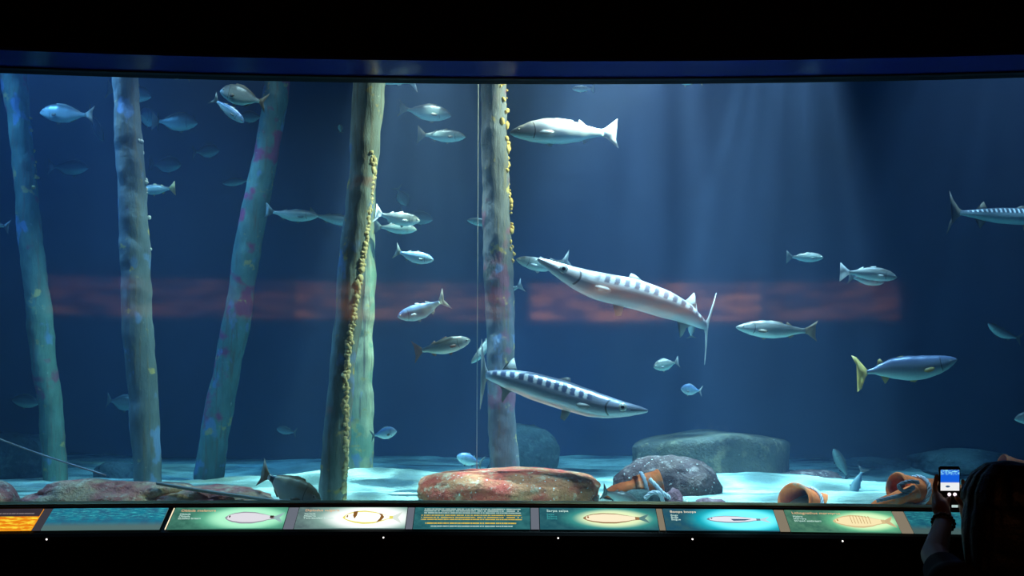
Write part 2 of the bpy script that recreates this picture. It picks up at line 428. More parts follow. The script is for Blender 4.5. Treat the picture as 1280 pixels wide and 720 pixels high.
# fin outline: (t, h); suffix T = height above the back, B = below the belly, C = from the centre line; in units of body height
FINS = {
 'bass': {'tail': [(.83, .13), (.88, .22), (1.0, .60), (.975, .30), (.95, .0), (.975, -.28), (.995, -.58), (.88, -.20), (.83, -.13)],
          'dorsal': [[(.38, -.06), (.41, .04), (.56, .06), (.59, -.06)], [(.60, -.06), (.625, .14), (.66, .08), (.71, -.05)]],
          'belly': [[(.63, .06), (.66, -.14), (.70, -.1), (.72, .05)], [(.30, .06), (.34, -.10), (.37, -.06), (.37, .05)]]},
 'bream': {'tail': [(.82, .09), (.87, .17), (1.0, .52), (.965, .22), (.925, .0), (.965, -.22), (1.0, -.52), (.87, -.17), (.82, -.09)],
           'dorsal': [[(.26, -.08), (.3, .06), (.45, .09), (.6, .06), (.72, .03), (.74, -.06)]],
           'belly': [[(.55, .08), (.57, -.07), (.66, -.05), (.72, .06)], [(.28, .07), (.33, -.12), (.38, -.08), (.38, .05)]]},
 'slim': {'tail': [(.82, .11), (.87, .24), (1.0, .72), (.965, .30), (.93, .0), (.965, -.30), (1.0, -.72), (.87, -.24), (.82, -.11)],
          'dorsal': [[(.36, -.08), (.39, .10), (.47, .04), (.49, -.06)], [(.58, -.06), (.60, .12), (.67, .02), (.69, -.05)]],
          'belly': [[(.60, .07), (.63, -.16), (.68, -.1), (.7, .05)], [(.32, .07), (.37, -.15), (.4, -.08), (.4, .05)]]},
 'barracuda': {'tail': [(.89, .13), (.92, .28), (.965, .75), (1.0, 1.30), (.985, .62), (.955, .12), (.955, -.10), (.985, -.62), (1.0, -1.30), (.965, -.75), (.92, -.28), (.89, -.13)],
               'dorsal': [[(.42, -.06), (.43, .14), (.45, .12), (.50, -.04)], [(.70, -.06), (.715, .10), (.735, .42), (.75, .34), (.765, .12), (.80, -.05)]],
               'belly': [[(.70, .05), (.725, -.10), (.75, -.5), (.76, -.40), (.765, -.12), (.80, .05)], [(.375, .06), (.40, -.35), (.425, -.30), (.43, .05)]]},
 'jack': {'tail': [(.865, .07), (.9, .20), (.955, .68), (1.0, .78), (.965, .35), (.94, .0), (.965, -.35), (1.0, -.72), (.955, -.62), (.9, -.2), (.865, -.07)],
          'dorsal': [[(.70, -.05), (.735, .20), (.755, .18), (.78, -.03)], [(.52, -.03), (.53, .035), (.58, .02), (.6, -.04)]],
          'belly': [[(.66, .05), (.70, -.22), (.72, -.3), (.74, -.1), (.76, .05)], [(.38, .04), (.42, -.08), (.46, -.05), (.47, .04)]]},
}
def fish(label, spine, hpx, kind, mat, fin, detail=1, up=(0, 0, 1), group=None, cat='fish', name='fish', fins_out=True, width=1.0, pect=True):
    """spine: list of (px,py,d) nose -> tail tip"""
    pts = [P(*s) for s in spine]
    dm = sum(s[2] for s in spine)/len(spine); H = hpx*dm/F
    raw = catmull(pts, 80) if len(pts) > 2 else [pts[0].lerp(pts[-1], i/80) for i in range(81)]
    ds = [0]
    for a, b in zip(raw, raw[1:]): ds.append(ds[-1]+(b-a).length)
    L = ds[-1]; U0 = Vector(up).normalized()
    def at(t):
        s = t*L; i = 0
        while i < 79 and ds[i+1] < s: i += 1
        f = (s-ds[i])/max(1e-6, ds[i+1]-ds[i])
        return raw[i].lerp(raw[i+1], f)
    def frame(t):
        T = (at(min(1, t+.02))-at(max(0, t-.02))).normalized()
        U = (U0-T*U0.dot(T)).normalized()
        return at(t), T, U, T.cross(U).normalized()
    tab = BODY[kind]; tend = tab[-1][0]
    NR, NS = (44, 20) if detail else (20, 12)
    centre = at(.45)
    def mk(nm, bm, m, parent=None):
        me = bpy.data.meshes.new(nm)
        bmesh.ops.recalc_face_normals(bm, faces=bm.faces)
        bm.to_mesh(me); bm.free()
        for x in (m if isinstance(m, list) else [m]): me.materials.append(x)
        for p in me.polygons: p.use_smooth = True
        o = bpy.data.objects.new(nm, me); COL.objects.link(o)
        if parent is not None: o.parent = parent
        return o
    bm = bmesh.new(); lay = bm.verts.layers.float_vector.new('fc'); rings = []
    for i in range(NR+1):
        t = tend*(i/NR)**1.35
        tp, bt, w = interp(tab, t); c, T, U, S = frame(t); ring = []
        for k in range(NS):
            an = 2*math.pi*k/NS; cs, sn = math.cos(an), math.sin(an)
            q = c+S*(cs*w*H*width)+U*((tp if sn > 0 else bt)*sn*H)-centre
            v = bm.verts.new(q); v[lay] = (t, sn, abs(cs)); ring.append(v)
        rings.append(ring)
    for i in range(NR):
        for k in range(NS): bm.faces.new((rings[i][k], rings[i][(k+1) % NS], rings[i+1][(k+1) % NS], rings[i+1][k]))
    bm.faces.new(rings[0]); bm.faces.new(rings[-1])
    def finmesh(poly, mode, bmx, sgn=0, th=.006):
        lay2 = bmx.verts.layers.float_vector.get('fc') or bmx.verts.layers.float_vector.new('fc')
        A, B = [], []
        zmid = sum(h for t, h in poly)/len(poly)
        for (t, h) in poly:
            tp, bt, w = interp(tab, t); c, T, U, S = frame(min(t, 1))
            hh = h if mode == 'C' else (tp+h if mode == 'T' else -bt+h)
            q = c+U*(hh*H)-centre
            for lst, s in ((A, 1), (B, -1)):
                v = bmx.verts.new(q+S*(th*H*s*(2.5 if t < .9 and mode == 'C' else 1))); v[lay2] = (t, hh, 1); lst.append(v)
        n_ = len(A); new = []
        new.append(bmx.faces.new(A)); new.append(bmx.faces.new(B[::-1]))
        for i in range(n_): bmx.faces.new((A[i], A[(i+1) % n_], B[(i+1) % n_], B[i]))
        bmesh.ops.triangulate(bmx, faces=new)
        return bmx
    def pectoral(bmx, sg):
        lay2 = bmx.verts.layers.float_vector.get('fc') or bmx.verts.layers.float_vector.new('fc')
        t0 = .24 if kind != 'barracuda' else .27
        if kind == 'jack': t0 = .25
        o_ = []
        ln = .13 if kind != 'barracuda' else .075
        for (dt, dh, ds_) in ((0, .0, -.02), (ln*.35, .05, .05), (ln*.8, .03, .10), (ln, -.06, .13), (ln*.7, -.14, .11), (ln*.25, -.12, .04)):
            t = t0+dt; tp, bt, w = interp(tab, t); c, T, U, S = frame(t)
            q = c+U*((-.10+dh)*H)+S*(sg*(w*.96*width+ds_)*H)-centre
            o_.append((q, S, t, dh))
        A = [];B = []
        for q, S, t, dh in o_:
            v = bmx.verts.new(q+S*(.006*H)); v[lay2] = (t, dh, 1); A.append(v)
            v = bmx.verts.new(q-S*(.006*H)); v[lay2] = (t, dh, 1); B.append(v)
        fs = [bmx.faces.new(A), bmx.faces.new(B[::-1])]
        for i in range(6): bmx.faces.new((A[i], A[(i+1) % 6], B[(i+1) % 6], B[i]))
        bmesh.ops.triangulate(bmx, faces=fs); return bmx
    FD = FINS[kind]
    if not detail:
        nb = len(bm.faces)
        finmesh(FD['tail'], 'C', bm)
        for p in FD['dorsal']: finmesh(p, 'T', bm)
        for p in FD['belly']: finmesh(p, 'B', bm)
        bm.faces.ensure_lookup_table()
        for f in list(bm.faces)[nb:]: f.material_index = 1
        root = mk(name, bm, [mat, fin])
    else:
        root = mk(name, bm, mat)
        mk('tail_fin', finmesh(FD['tail'], 'C', bmesh.new()), fin, root)
        for p in FD['dorsal']: mk('dorsal_fin', finmesh(p, 'T', bmesh.new()), fin, root)
        mk('anal_fin', finmesh(FD['belly'][0], 'B', bmesh.new()), fin, root)
        mk('pelvic_fin', finmesh(FD['belly'][1], 'B', bmesh.new()), fin, root)
        if pect:
            for sg in (1, -1): mk('pectoral_fin', pectoral(bmesh.new(), sg), fin, root)
        te, he, re = {'barracuda': (.125, .04, .15), 'bass': (.078, .05, .075), 'bream': (.085, .1, .06), 'slim': (.06, .03, .07), 'jack': (.08, .0, .045)}[kind]
        tp, bt, w = interp(tab, te); c, T, U, S = frame(te)
        for sg in (1, -1):
            e = bmesh.new()
            wz = w*width*math.sqrt(max(0, 1-(he/tp)**2))
            rot = Matrix((T, U, S)).transposed().to_4x4()
            for rr, dep, mi in ((re, .35, 0), (re*.55, .50, 1)):
                mt = Matrix.Translation(c+U*he*H+S*(sg*wz*H*.97)-centre) @ rot @ Matrix.Diagonal((rr*H, rr*H, dep*re*H*1.1, 1))
                r0 = len(e.faces)
                bmesh.ops.create_uvsphere(e, u_segments=14, v_segments=8, radius=1, matrix=mt)
                e.faces.ensure_lookup_table()
                for f in list(e.faces)[r0:]: f.material_index = mi
            mk('eye', e, [M_iris, M_pupil], root)
    root.location = centre
    tag(root, label, cat, group)
    return root
M_iris = plain('silver iris', (.75, .76, .7), .25, .3)
M_pupil = plain('black pupil', (.004, .004, .006), .15)
F_silver = mat_fish('silver fish skin')
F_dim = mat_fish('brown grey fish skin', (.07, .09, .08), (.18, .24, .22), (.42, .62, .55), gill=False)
F_teal = mat_fish('teal bounce belly fish skin', (.16, .15, .13), (.30, .42, .38), (.70, .98, .88), metal=.15)  # belly teal holds the light bounced up from the sand
F_white = mat_fish('pale bass skin', (.80, .80, .80), (.50, .52, .53), (.60, .88, .84), metal=.2)
F_blue = mat_fish('blue silver fish skin', (.12, .22, .42), (.30, .52, .66), (.70, .92, .92))
F_barr = mat_fish('barred barracuda skin', (.62, .60, .62), (.84, .80, .80), (.95, .95, .95), bars=(22, (.24, .23, .28)), gill=.205, metal=.15, rough=.32)
F_barr2 = mat_fish('blue barred barracuda skin', (.22, .25, .34), (.40, .48, .62), (.85, .9, .95), bars=(21, (.10, .13, .24)), gill=.205, metal=.35, rough=.32)
F_barr3 = mat_fish('dark back barracuda skin', (.08, .10, .13), (.26, .36, .38), (.55, .8, .72), bars=(30, (.05, .07, .09)), gill=.205)
F_jack = mat_fish('blue grey jack skin', (.16, .20, .34), (.30, .36, .42), (.45, .66, .62), gill=.19)
F_saddle = mat_fish('banded bream skin', (.34, .30, .20), (.66, .66, .58), (.85, .88, .84), tailband=(.72, .79), metal=.2)
N_silver = mat_fin('pale fin', (.75, .78, .78)); N_brown = mat_fin('brown fin', (.42, .34, .24)); N_red = mat_fin('reddish fin', (.40, .22, .18))
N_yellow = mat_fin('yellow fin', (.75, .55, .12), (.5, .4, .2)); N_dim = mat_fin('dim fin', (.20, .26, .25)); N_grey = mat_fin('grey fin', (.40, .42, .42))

SMALL = 'small silvery fish swimming in the aquarium'
BAR = 'barracudas'
fish('large white sea bass swimming left at the top centre, right of the violet pole',
     [(637, 166, 5.7), (700, 164, 5.72), (773, 167, 5.85)], 32, 'bass', F_white, N_silver, group='large fish', name='sea_bass')
fish('large dark-barred barracuda, nose up to the left, over the reddish reflection',
     [(672, 323, 5.5), (735, 352, 5.5), (800, 369, 5.55), (850, 387, 5.62), (877, 404, 5.74), (888, 411, 5.92)], 37, 'barracuda', F_barr, N_silver, group=BAR, name='barracuda', up=(.15, 0, 1))
fish('blue-backed barracuda with white spots facing right, its tail behind-left of the violet pole',
     [(810, 513, 5.35), (755, 507, 5.4), (700, 492, 5.5), (650, 477, 5.55), (617, 470, 5.62), (601, 468, 5.8)], 36, 'barracuda', F_barr2, N_grey, group=BAR, name='barracuda')
fish('dark-backed barracuda swimming out of view at the right edge of the glass',
     [(1350, 273, 6.5), (1270, 270, 6.5), (1185, 265, 6.5)], 21, 'barracuda', F_barr3, N_brown, group=BAR, name='barracuda')
fish('blue-grey fish with a yellow tail and yellow back fin, facing right above the right-hand jars',
     [(1196, 449, 6.0), (1150, 459, 6.0), (1110, 461, 6.0), (1068, 468, 6.0)], 31, 'jack', F_jack, N_yellow, group='large fish', name='jackfish')
sf = [  # label, spine, h, kind, skin, fin, detail, up
 ('oval bream facing left at the top left, between the first two poles', [(50, 141, 6.8), (118, 144, 6.8)], 23, 'bream', F_silver, N_brown, 1, None),
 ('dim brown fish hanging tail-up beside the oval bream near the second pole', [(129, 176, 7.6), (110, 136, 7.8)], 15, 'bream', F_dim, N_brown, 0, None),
 ('fish passing behind the top of the second pole, its head showing on the right', [(189, 121, 7.2), (133, 111, 7.2)], 23, 'bream', F_teal, N_brown, 0, None),
 ('bluish fish head-on behind the second pole, below the fish at its top', [(176, 143, 7.4), (198, 152, 7.6)], 24, 'bream', F_blue, N_dim, 0, None),
 ('oval fish with a teal-lit belly facing right, just right of the second pole near the top', [(247, 154, 7.2), (190, 151, 7.2)], 23, 'bream', F_teal, N_brown, 0, None),
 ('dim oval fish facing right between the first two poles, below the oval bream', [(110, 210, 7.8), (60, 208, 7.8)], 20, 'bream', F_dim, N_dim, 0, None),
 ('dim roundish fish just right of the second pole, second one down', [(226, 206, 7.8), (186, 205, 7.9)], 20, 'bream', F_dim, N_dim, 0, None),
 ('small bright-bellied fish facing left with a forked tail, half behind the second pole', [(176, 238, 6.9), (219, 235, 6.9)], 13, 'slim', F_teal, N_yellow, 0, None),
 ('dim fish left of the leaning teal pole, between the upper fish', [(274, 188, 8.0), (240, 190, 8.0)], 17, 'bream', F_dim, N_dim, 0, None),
 ('bright white-backed bream facing left at the top of the leaning teal pole', [(275, 114, 5.9), (302, 120, 5.9), (334, 129, 5.9)], 25, 'bream', F_silver, N_brown, 1, None),
 ('slender blue fish nosing down to the right below the bright bream', [(305, 153, 6.4), (285, 137, 6.4), (265, 122, 6.4)], 13, 'slim', F_blue, N_dim, 1, None),
 ('very dim fish behind the tail of the bright bream, beside the teal pole', [(300, 146, 8.0), (332, 146, 8.0)], 15, 'bream', F_dim, N_dim, 0, None),
 ('fish cut off by the upper frame, between the second pole and the bright bream', [(208, 93, 6.6), (238, 96, 6.6)], 9, 'slim', F_teal, N_dim, 0, None),
 ('faint slender fish just left of the leaning teal pole', [(278, 229, 7.9), (315, 225, 7.9)], 10, 'slim', F_dim, N_dim, 0, None),
 ('slender fish with a teal-lit belly facing right, just right of the leaning teal pole', [(398, 270, 6.8), (366, 269, 6.8), (331, 263, 6.8)], 15, 'slim', F_teal, N_dim, 1, None),
 ('slender fish gliding behind the thick grey-brown pole, nose hidden', [(450, 280, 7.1), (420, 274, 7.1), (386, 268, 7.1)], 14, 'slim', F_teal, N_dim, 0, None),
 ('tiny fish seen head-on above the slender pair, left of the thick pole', [(425, 156, 7.4), (426, 166, 7.5)], 6, 'slim', F_teal, N_dim, 0, (1, 0, 0)),
 ('grey silver fish facing right with a bright tail, just right of the thick pole', [(525, 276, 6.2), (498, 273, 6.2), (468, 266, 6.2)], 17, 'slim', F_silver, N_silver, 1, None),
 ('teal-bellied fish swimming right below the grey silver fish', [(521, 287, 6.7), (468, 283, 6.7)], 14, 'slim', F_teal, N_dim, 0, None),
 ('dim fish hanging nose-down above the grey silver fish', [(508, 257, 7.8), (496, 233, 7.8)], 15, 'bream', F_dim, N_dim, 0, (1, 0, .3)),
 ('dim fish behind the nose of the grey silver fish', [(541, 275, 7.8), (500, 268, 7.8)], 17, 'bream', F_dim, N_dim, 0, None),
 ('teal-bellied bream facing right, the highest whole fish between the thick pole and violet pole', [(564, 145, 6.7), (530, 140, 6.7), (498, 135, 6.7)], 21, 'bream', F_teal, N_brown, 1, None),
 ('teal fish facing right, just under the highest bream between the poles', [(582, 171, 6.7), (522, 168, 6.7)], 16, 'slim', F_teal, N_brown, 1, None),
 ('teal fish cut off by the upper frame just right of the thick pole', [(455, 97, 6.6), (490, 99, 6.6), (524, 105, 6.6)], 15, 'slim', F_teal, N_silver, 0, None),
 ('small white-headed blue fish facing right, in open water right of the thick pole', [(542, 325, 6.1), (518, 321, 6.1), (493, 313, 6.1)], 15, 'slim', F_blue, N_dim, 1, None),
 ('blue-backed fish nosing down to the left across the reddish reflection', [(497, 396, 5.9), (525, 389, 5.9), (559, 373, 5.9)], 20, 'slim', F_blue, N_silver, 1, None),
 ('brown-backed fish with a reddish tail facing right, left of the violet pole', [(588, 425, 5.9), (553, 433, 5.9), (516, 440, 5.9)], 20, 'slim', F_silver, N_red, 1, None),
 ('pale slender fish rising behind the left edge of the violet pole', [(589, 454, 6.7), (602, 440, 6.7), (618, 412, 6.9)], 11, 'slim', F_silver, N_dim, 0, (-.5, 0, 1)),
 ('small bright turquoise oval fish just right of the yellow-green pole, near the sand', [(496, 539, 6.2), (463, 545, 6.2)], 15, 'bream', F_blue, N_dim, 1, None),
 ('small fish facing left whose tail is hidden behind the violet pole', [(584, 275, 7.0), (625, 282, 7.0)], 10, 'slim', F_teal, N_dim, 0, None),
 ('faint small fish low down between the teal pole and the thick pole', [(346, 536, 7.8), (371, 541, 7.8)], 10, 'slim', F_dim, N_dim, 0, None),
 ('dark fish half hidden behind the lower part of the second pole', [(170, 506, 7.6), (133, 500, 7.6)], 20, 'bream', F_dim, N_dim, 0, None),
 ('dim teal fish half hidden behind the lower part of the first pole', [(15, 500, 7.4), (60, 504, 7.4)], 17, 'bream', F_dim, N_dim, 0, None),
 ('fish leaving at the left edge, only its forked tail showing', [(-30, 275, 6.6), (12, 284, 6.6)], 13, 'slim', F_silver, N_grey, 0, None),
 ('blue-grey fish skimming the sand behind the red boulder, left of the violet pole', [(571, 570, 6.5), (604, 580, 6.5)], 15, 'slim', F_blue, N_dim, 0, None),
 ('teal fish with a pale eye spot facing left behind the snout of the upper barracuda', [(645, 324, 6.3), (680, 331, 6.3), (714, 324, 6.4)], 17, 'slim', F_teal, N_silver, 1, None),
 ('fish hidden behind the violet pole, only its pale tail showing on the right', [(612, 372, 6.9), (654, 356, 6.9)], 13, 'slim', F_silver, N_silver, 0, None),
 ('tiny white fish facing left above the sea bass', [(715, 111, 6.8), (743, 111, 6.8)], 8, 'slim', F_white, N_silver, 0, None),
 ('pale golden fish cut off by the upper frame, right of the sea bass', [(845, 98, 6.4), (878, 98, 6.4)], 18, 'bream', F_white, N_yellow, 0, None),
 ('small teal-bellied fish facing right above the right end of the reddish reflection', [(1029, 322, 6.7), (983, 321, 6.7)], 12, 'slim', F_teal, N_dim, 1, None),
 ('blue-backed fish with a bright tail, the upper of the overlapping pair on the right', [(1121, 347, 6.2), (1090, 342, 6.2), (1050, 340, 6.2)], 17, 'slim', F_silver, N_silver, 1, None),
 ('teal fish overlapped from above by the blue-backed fish on the right', [(1105, 353, 6.6), (1060, 346, 6.6)], 13, 'slim', F_teal, N_dim, 0, None),
 ('mid-sized grey-backed fish facing left, below the right end of the reddish reflection', [(920, 409, 5.9), (965, 412, 5.9), (1022, 414, 5.9)], 22, 'bass', F_silver, N_brown, 1, None),
 ('slender teal fish nosing up to the left near the right edge, under the dark-backed barracuda', [(1235, 404, 6.7), (1252, 416, 6.7), (1278, 424, 6.7)], 12, 'slim', F_teal, N_dim, 0, None),
 ('small green bream facing left, the upper of the two below the barracuda tail', [(817, 459, 6.3), (849, 452, 6.3)], 15, 'bream', F_teal, N_grey, 1, None),
 ('small turquoise bream facing left, the lower of the two below the barracuda tail', [(851, 486, 6.3), (878, 489, 6.3)], 14, 'bream', F_blue, N_grey, 1, None),
 ('pale fish pointing up to the left above the sand, behind the middle jar', [(1042, 561, 7.0), (1062, 600, 7.0)], 13, 'slim', F_teal, N_dim, 0, (1, 0, .3)),
 ('blue fish diving nose-down to the sand right of the middle jar', [(1063, 624, 6.2), (1070, 606, 6.2), (1080, 584, 6.2)], 12, 'slim', F_blue, N_grey, 0, (1, 0, .2)),
 ('faint pale blob-like fish under the tail end of the upper barracuda', [(865, 401, 6.6), (864, 423, 6.7)], 9, 'slim', F_silver, N_dim, 0, (1, 0, 0)),
 ('pale fish at the very right edge, low above the back rock', [(1268, 524, 6.4), (1320, 520, 6.4)], 17, 'bream', F_silver, N_dim, 0, None),
 ('grey fish with a forked tail tucked under the roped jar at the red boulder', [(800, 634, 5.35), (775, 622, 5.35), (752, 614, 5.4)], 19, 'bass', F_silver, N_grey, 1, None),
]
for lb, sp, h, kd, mt, fn, dt, up in sf:
    fish(lb, sp, h, kd, mt, fn, dt, up or (0, 0, 1), group=SMALL)
fish('plump bream with a black band before its tail, at the sand beside the thick pole',
     [(401, 626, 5.25), (372, 617, 5.28), (345, 601, 5.3), (325, 590, 5.35)], 37, 'bream', F_saddle, N_brown, up=(0, 0, 1), group='large fish', name='bream')

# ------------------------------------------------------------ rocks
def rock(label, l, r, top, d, depth, mat, seed, sq=2.6, rough=.16, bot=None, tilt=0, name='rock', sub=5, fine=.35, sink=.06):
    c = P((l+r)/2, top, d); w = (r-l)/2*d/F; zt = c.z
    zb = sand_z(c.x, d)-sink
    zc = zb+(zt-zb)*.25; hh = zt-zc
    bm = bmesh.new(); bmesh.ops.create_icosphere(bm, subdivisions=sub, radius=1)
    for v in bm.verts:
        p = v.co.copy()
        m = (abs(p.x)**sq+abs(p.y)**sq+abs(p.z)**sq)**(1/sq)
        p /= m
        k = 1+rough*noise.noise(p*1.6+Vector((seed, seed*2, 0)))+rough*fine*noise.noise(p*5+Vector((seed, 0, 0)))+rough*fine*.4*noise.noise(p*13)
        p *= k
        p.z += tilt*p.x
        v.co = Vector((c.x+p.x*w, d+p.y*depth/2, zc+p.z*(hh if p.z > 0 else (zc-zb))))
    o = link(name, bm, mat, loc=(c.x, d, zb))
    return tag(o, label, 'rock')
R_red = mat_rock('red coralline rock', (.70, .09, .05), (.66, .24, .10), (.75, .50, .32), .66)
R_pink = mat_rock('pink grey rock', (.50, .14, .12), (.52, .34, .22), (.68, .54, .40), .76, seed=3)
R_dark = mat_rock('dark speckled rock', (.07, .03, .03), (.13, .07, .06), (.28, .19, .17), .66, seed=5)
R_blue = mat_rock('dim stone', (.08, .12, .12), (.11, .16, .15), (.16, .22, .20), .9, seed=7)
R_purple = mat_rock('purple stone', (.16, .06, .08), (.22, .10, .12), (.3, .2, .2), .8, seed=8)
R_drum = mat_rock('mossy concrete block', (.055, .05, .035), (.09, .08, .05), (.20, .15, .08), .8, .8, seed=9)
rock('big red-crusted boulder with pale speckles against the glass, in front of the violet pole', 528, 746, 587, 5.72, .7, R_red, 21, 3.6, .10)
rock('long low pinkish rock against the glass at the left, under the second pole', 38, 262, 599, 5.45, .6, R_pink, 22, 2.2, .22)
rock('low reddish rock right of the long pinkish rock, next to the banded bream', 196, 345, 608, 5.4, .5, R_pink, 23, 2.4, .2)
rock('dark rounded rock cut by the left edge, against the glass', -60, 17, 598, 5.4, .4, R_pink, 24, 2.2, .12)
rock('dim rounded rock far back behind the first pole', -40, 72, 540, 7.6, .8, R_blue, 25, 2.4, .16)
rock('low dark stone on the sand behind the second pole', 122, 172, 577, 7.4, .4, R_blue, 26, 2.4, .16)
rock('dim greenish rock far back just right of the violet pole', 610, 699, 529, 7.7, .7, R_blue, 27, 2.6, .14)
rock('dark round rock with white speckles in front of the concrete block', 768, 899, 570, 6.05, .6, R_dark, 28, 2.2, .12)
rock('low flat dark rock on the sand right of the concrete block', 950, 1056, 588, 6.9, .5, R_dark, 29, 2.4, .2)
rock('wide dim rock at the back right, above the right-hand jar', 1138, 1262, 561, 7.9, .8, R_blue, 30, 2.4, .18)
rock('low dim rock far back between the flat rock and the right-hand rock', 1056, 1130, 571, 8.1, .5, R_blue, 31, 2.4, .2)
rock('small purple stone beside the rope of the left jar', 826, 855, 611, 5.5, .16, R_purple, 32, 2.2, .2, sub=4)
rock('thin purple stone lying right of the scallop shell', 862, 912, 623, 5.5, .14, R_purple, 33, 2.2, .2, sub=4)
rock('grey stone under the roped jar', 770, 826, 612, 5.55, .16, R_blue, 34, 2.4, .1, sub=4)
# concrete drum
def drum():
    d = 7.1; l, r = 786, 985
    bm = bmesh.new(); cx = P(886, 540, d).x; w = (r-l)/2*d/F
    zt = P(886, 540, d).z; zb = TS-.08; N = 96; rings = []
    prof = [(0, 1.0), (.5, 1.0), (.8, 1.0), (.93, .995), (.985, .95), (1.0, .88), (1.0, .6), (.995, .3), (1.0, 0)]
    for j, (rr, zz) in enumerate(prof):
        ring = []
        for k in range(N):
            a = 2*math.pi*k/N
            poly = 1-.045*abs(math.sin(a*3.5+.4))
            x = math.cos(a)*rr*w*poly; y = math.sin(a)*rr*w*.8*poly
            n_ = noise.noise(Vector((x*4, y*4, zz*3)))*.02
            tz = zt-.10*max(0, -math.cos(a))*rr*rr*zz - .075*max(0, math.cos(a)-.2)*rr*rr*zz
            ring.append(bm.verts.new((cx+x*(1+n_), d+y*(1+n_), zb+(tz-zb)*zz+n_*.5)))
        rings.append(ring)
    for a, b in zip(rings, rings[1:]):
        for k in range(N): bm.faces.new((a[k], a[(k+1) % N], b[(k+1) % N], b[k]))
    bm.faces.new(rings[0]); bm.faces.new(rings[-1])
    bmesh.ops.subdivide_edges(bm, edges=[e for e in bm.edges if e.calc_length() > .12 and abs(e.verts[0].co.z-e.verts[1].co.z) > .05], cuts=2)
    o = link('concrete_block', bm, R_drum, loc=(cx, d, zb))
    tag(o, 'broad flat-topped greenish concrete block standing on the sand at the back', 'block')
drum()
# scallop shell
def shell(px, py, d):
    c = P(px, py, d); c.z = sand_z(c.x, d)-.01; bm = bmesh.new(); rows = []
    r = .052; h = P(px, py, d).z-c.z
    for i in range(9):
        f = i/8; row = []
        for k in range(49):
            a = math.pi*k/48; rib = 1+.05*math.cos(k*math.pi/2)
            row.append(bm.verts.new(c+Vector((math.cos(a)*r*f*rib, -.03*(1-(f-.6)**2*2)+.02, math.sin(a)*h*f*rib))))
        rows.append(row)
    for a, b in zip(rows, rows[1:]):
        for k in range(48): bm.faces.new((a[k], a[k+1], b[k+1], b[k]))
    o = link('scallop_shell', bm, plain('pale shell', (.62, .68, .60), .6, bumps=30), loc=c)
    md = o.modifiers.new('thickness', 'SOLIDIFY'); md.thickness = .004
    tag(o, 'pale ribbed scallop shell standing on edge against the glass by the left jar', 'shell')
shell(852, 621, 5.5)

# ------------------------------------------------------------ jars and ropes
def mat_terra():
    n = NT('terracotta'); o = n.obj()
    a = n.noise(o, 6, 5, .6); f = n.noise(o, 40, 3, .7)
    c = n.ramp(a, [(.3, (.50, .07, .02)), (.5, (.88, .17, .04)), (.7, (.95, .30, .10))])
    c = n.mix(n.math('MULTIPLY', n.step(n.noise(o, 9), .56, .68), .6), c, (.38, .30, .24))
    return n.bsdf(c, .8, 0, f, .5, .01, spec=.25)
M_terra = mat_terra(); M_rope = plain('bluish white rope', (.52, .55, .62), .9, bumps=60); M_rope2 = plain('grey rope', (.22, .24, .28), .9, bumps=60)
M_rod = plain('grey line', (.42, .40, .40), .6)
def jar(label, mouth, axis, L, r, flare=1.25, belly=1.25, neckpos=.22):
    """lathe along axis from mouth; outer then inner wall"""
    A = Vector(axis).normalized(); B = A.cross(Vector((0, 0, 1))).normalized(); C = A.cross(B).normalized()
    outer = [(0, flare*.93), (.015, flare), (.04, flare*.99), (.07, flare*.90), (.12, 1.02), (neckpos, .93), (.32, 1.0), (.5, belly*.96), (.68, belly), (.84, belly*.86), (.94, belly*.6), (1.0, .25), (1.005, 0.0)]
    inner = [(.97, 0.0), (.95, .2), (.9, belly*.5), (.8, belly*.78), (.65, belly*.9), (.5, belly*.86), (.3, .88), (neckpos, .81), (.12, .88), (.05, flare*.80), (.01, flare*.84)]
    prof = outer+inner; N = 40; bm = bmesh.new(); rings = []
    for t, rr in prof:
        ring = []
        for k in range(N):
            a = 2*math.pi*k/N; q = 1+.02*noise.noise(Vector((t*5, math.cos(a)*2, math.sin(a)*2)))
            ring.append(bm.verts.new(Vector(mouth)+A*(t*L)+(B*math.cos(a)+C*math.sin(a))*(max(rr, .002)*r*q)))
        rings.append(ring)
    for a, b in zip(rings, rings[1:]+rings[:1]):
        for k in range(N): bm.faces.new((a[k], a[(k+1) % N], b[(k+1) % N], b[k]))
    o = link('terracotta_jar', bm, M_terra, loc=Vector(mouth)+A*L*.5)
    return tag(o, label, 'jar', 'terracotta octopus jars on the sand')
def rope(label, pts, r, mat, group='ropes tied around the jars', n=None, name='rope'):
    path = catmull([Vector(p) for p in pts], n or 24*len(pts)); bm = bmesh.new()
    L = sum((b-a).length for a, b in zip(path, path[1:])); s = 0
    for st in range(3):
        q = []; s = 0; up = Vector((0, 0, 1)); prev = None
        for i, p in enumerate(path):
            T = (path[min(i+1, len(path)-1)]-path[max(i-1, 0)]).normalized()
            A = T.cross(Vector((.1, .2, 1))).normalized(); B = T.cross(A)
            if prev is not None: s += (p-prev).length
            prev = p
            an = s/(r*7)*2*math.pi+st*2*math.pi/3
            q.append(p+(A*math.cos(an)+B*math.sin(an))*r*.55)
        tube(q, r*.62, 7, bm)
    o = link(name, bm, mat, loc=path[0]); return tag(o, label, 'rope', group)
def ring_pts(c, axis, r, n=12, tilt=0, squash=1):
    A = Vector(axis).normalized(); B = A.cross(Vector((0, 0, 1))).normalized(); C = A.cross(B).normalized()
    return [Vector(c)+B*math.cos(2*math.pi*k/n)*r+C*math.sin(2*math.pi*k/n)*r*squash+A*tilt*math.cos(2*math.pi*k/n) for k in range(n+1)]
def axis_to(a, b): return (P(*b)-P(*a)), P(*a)
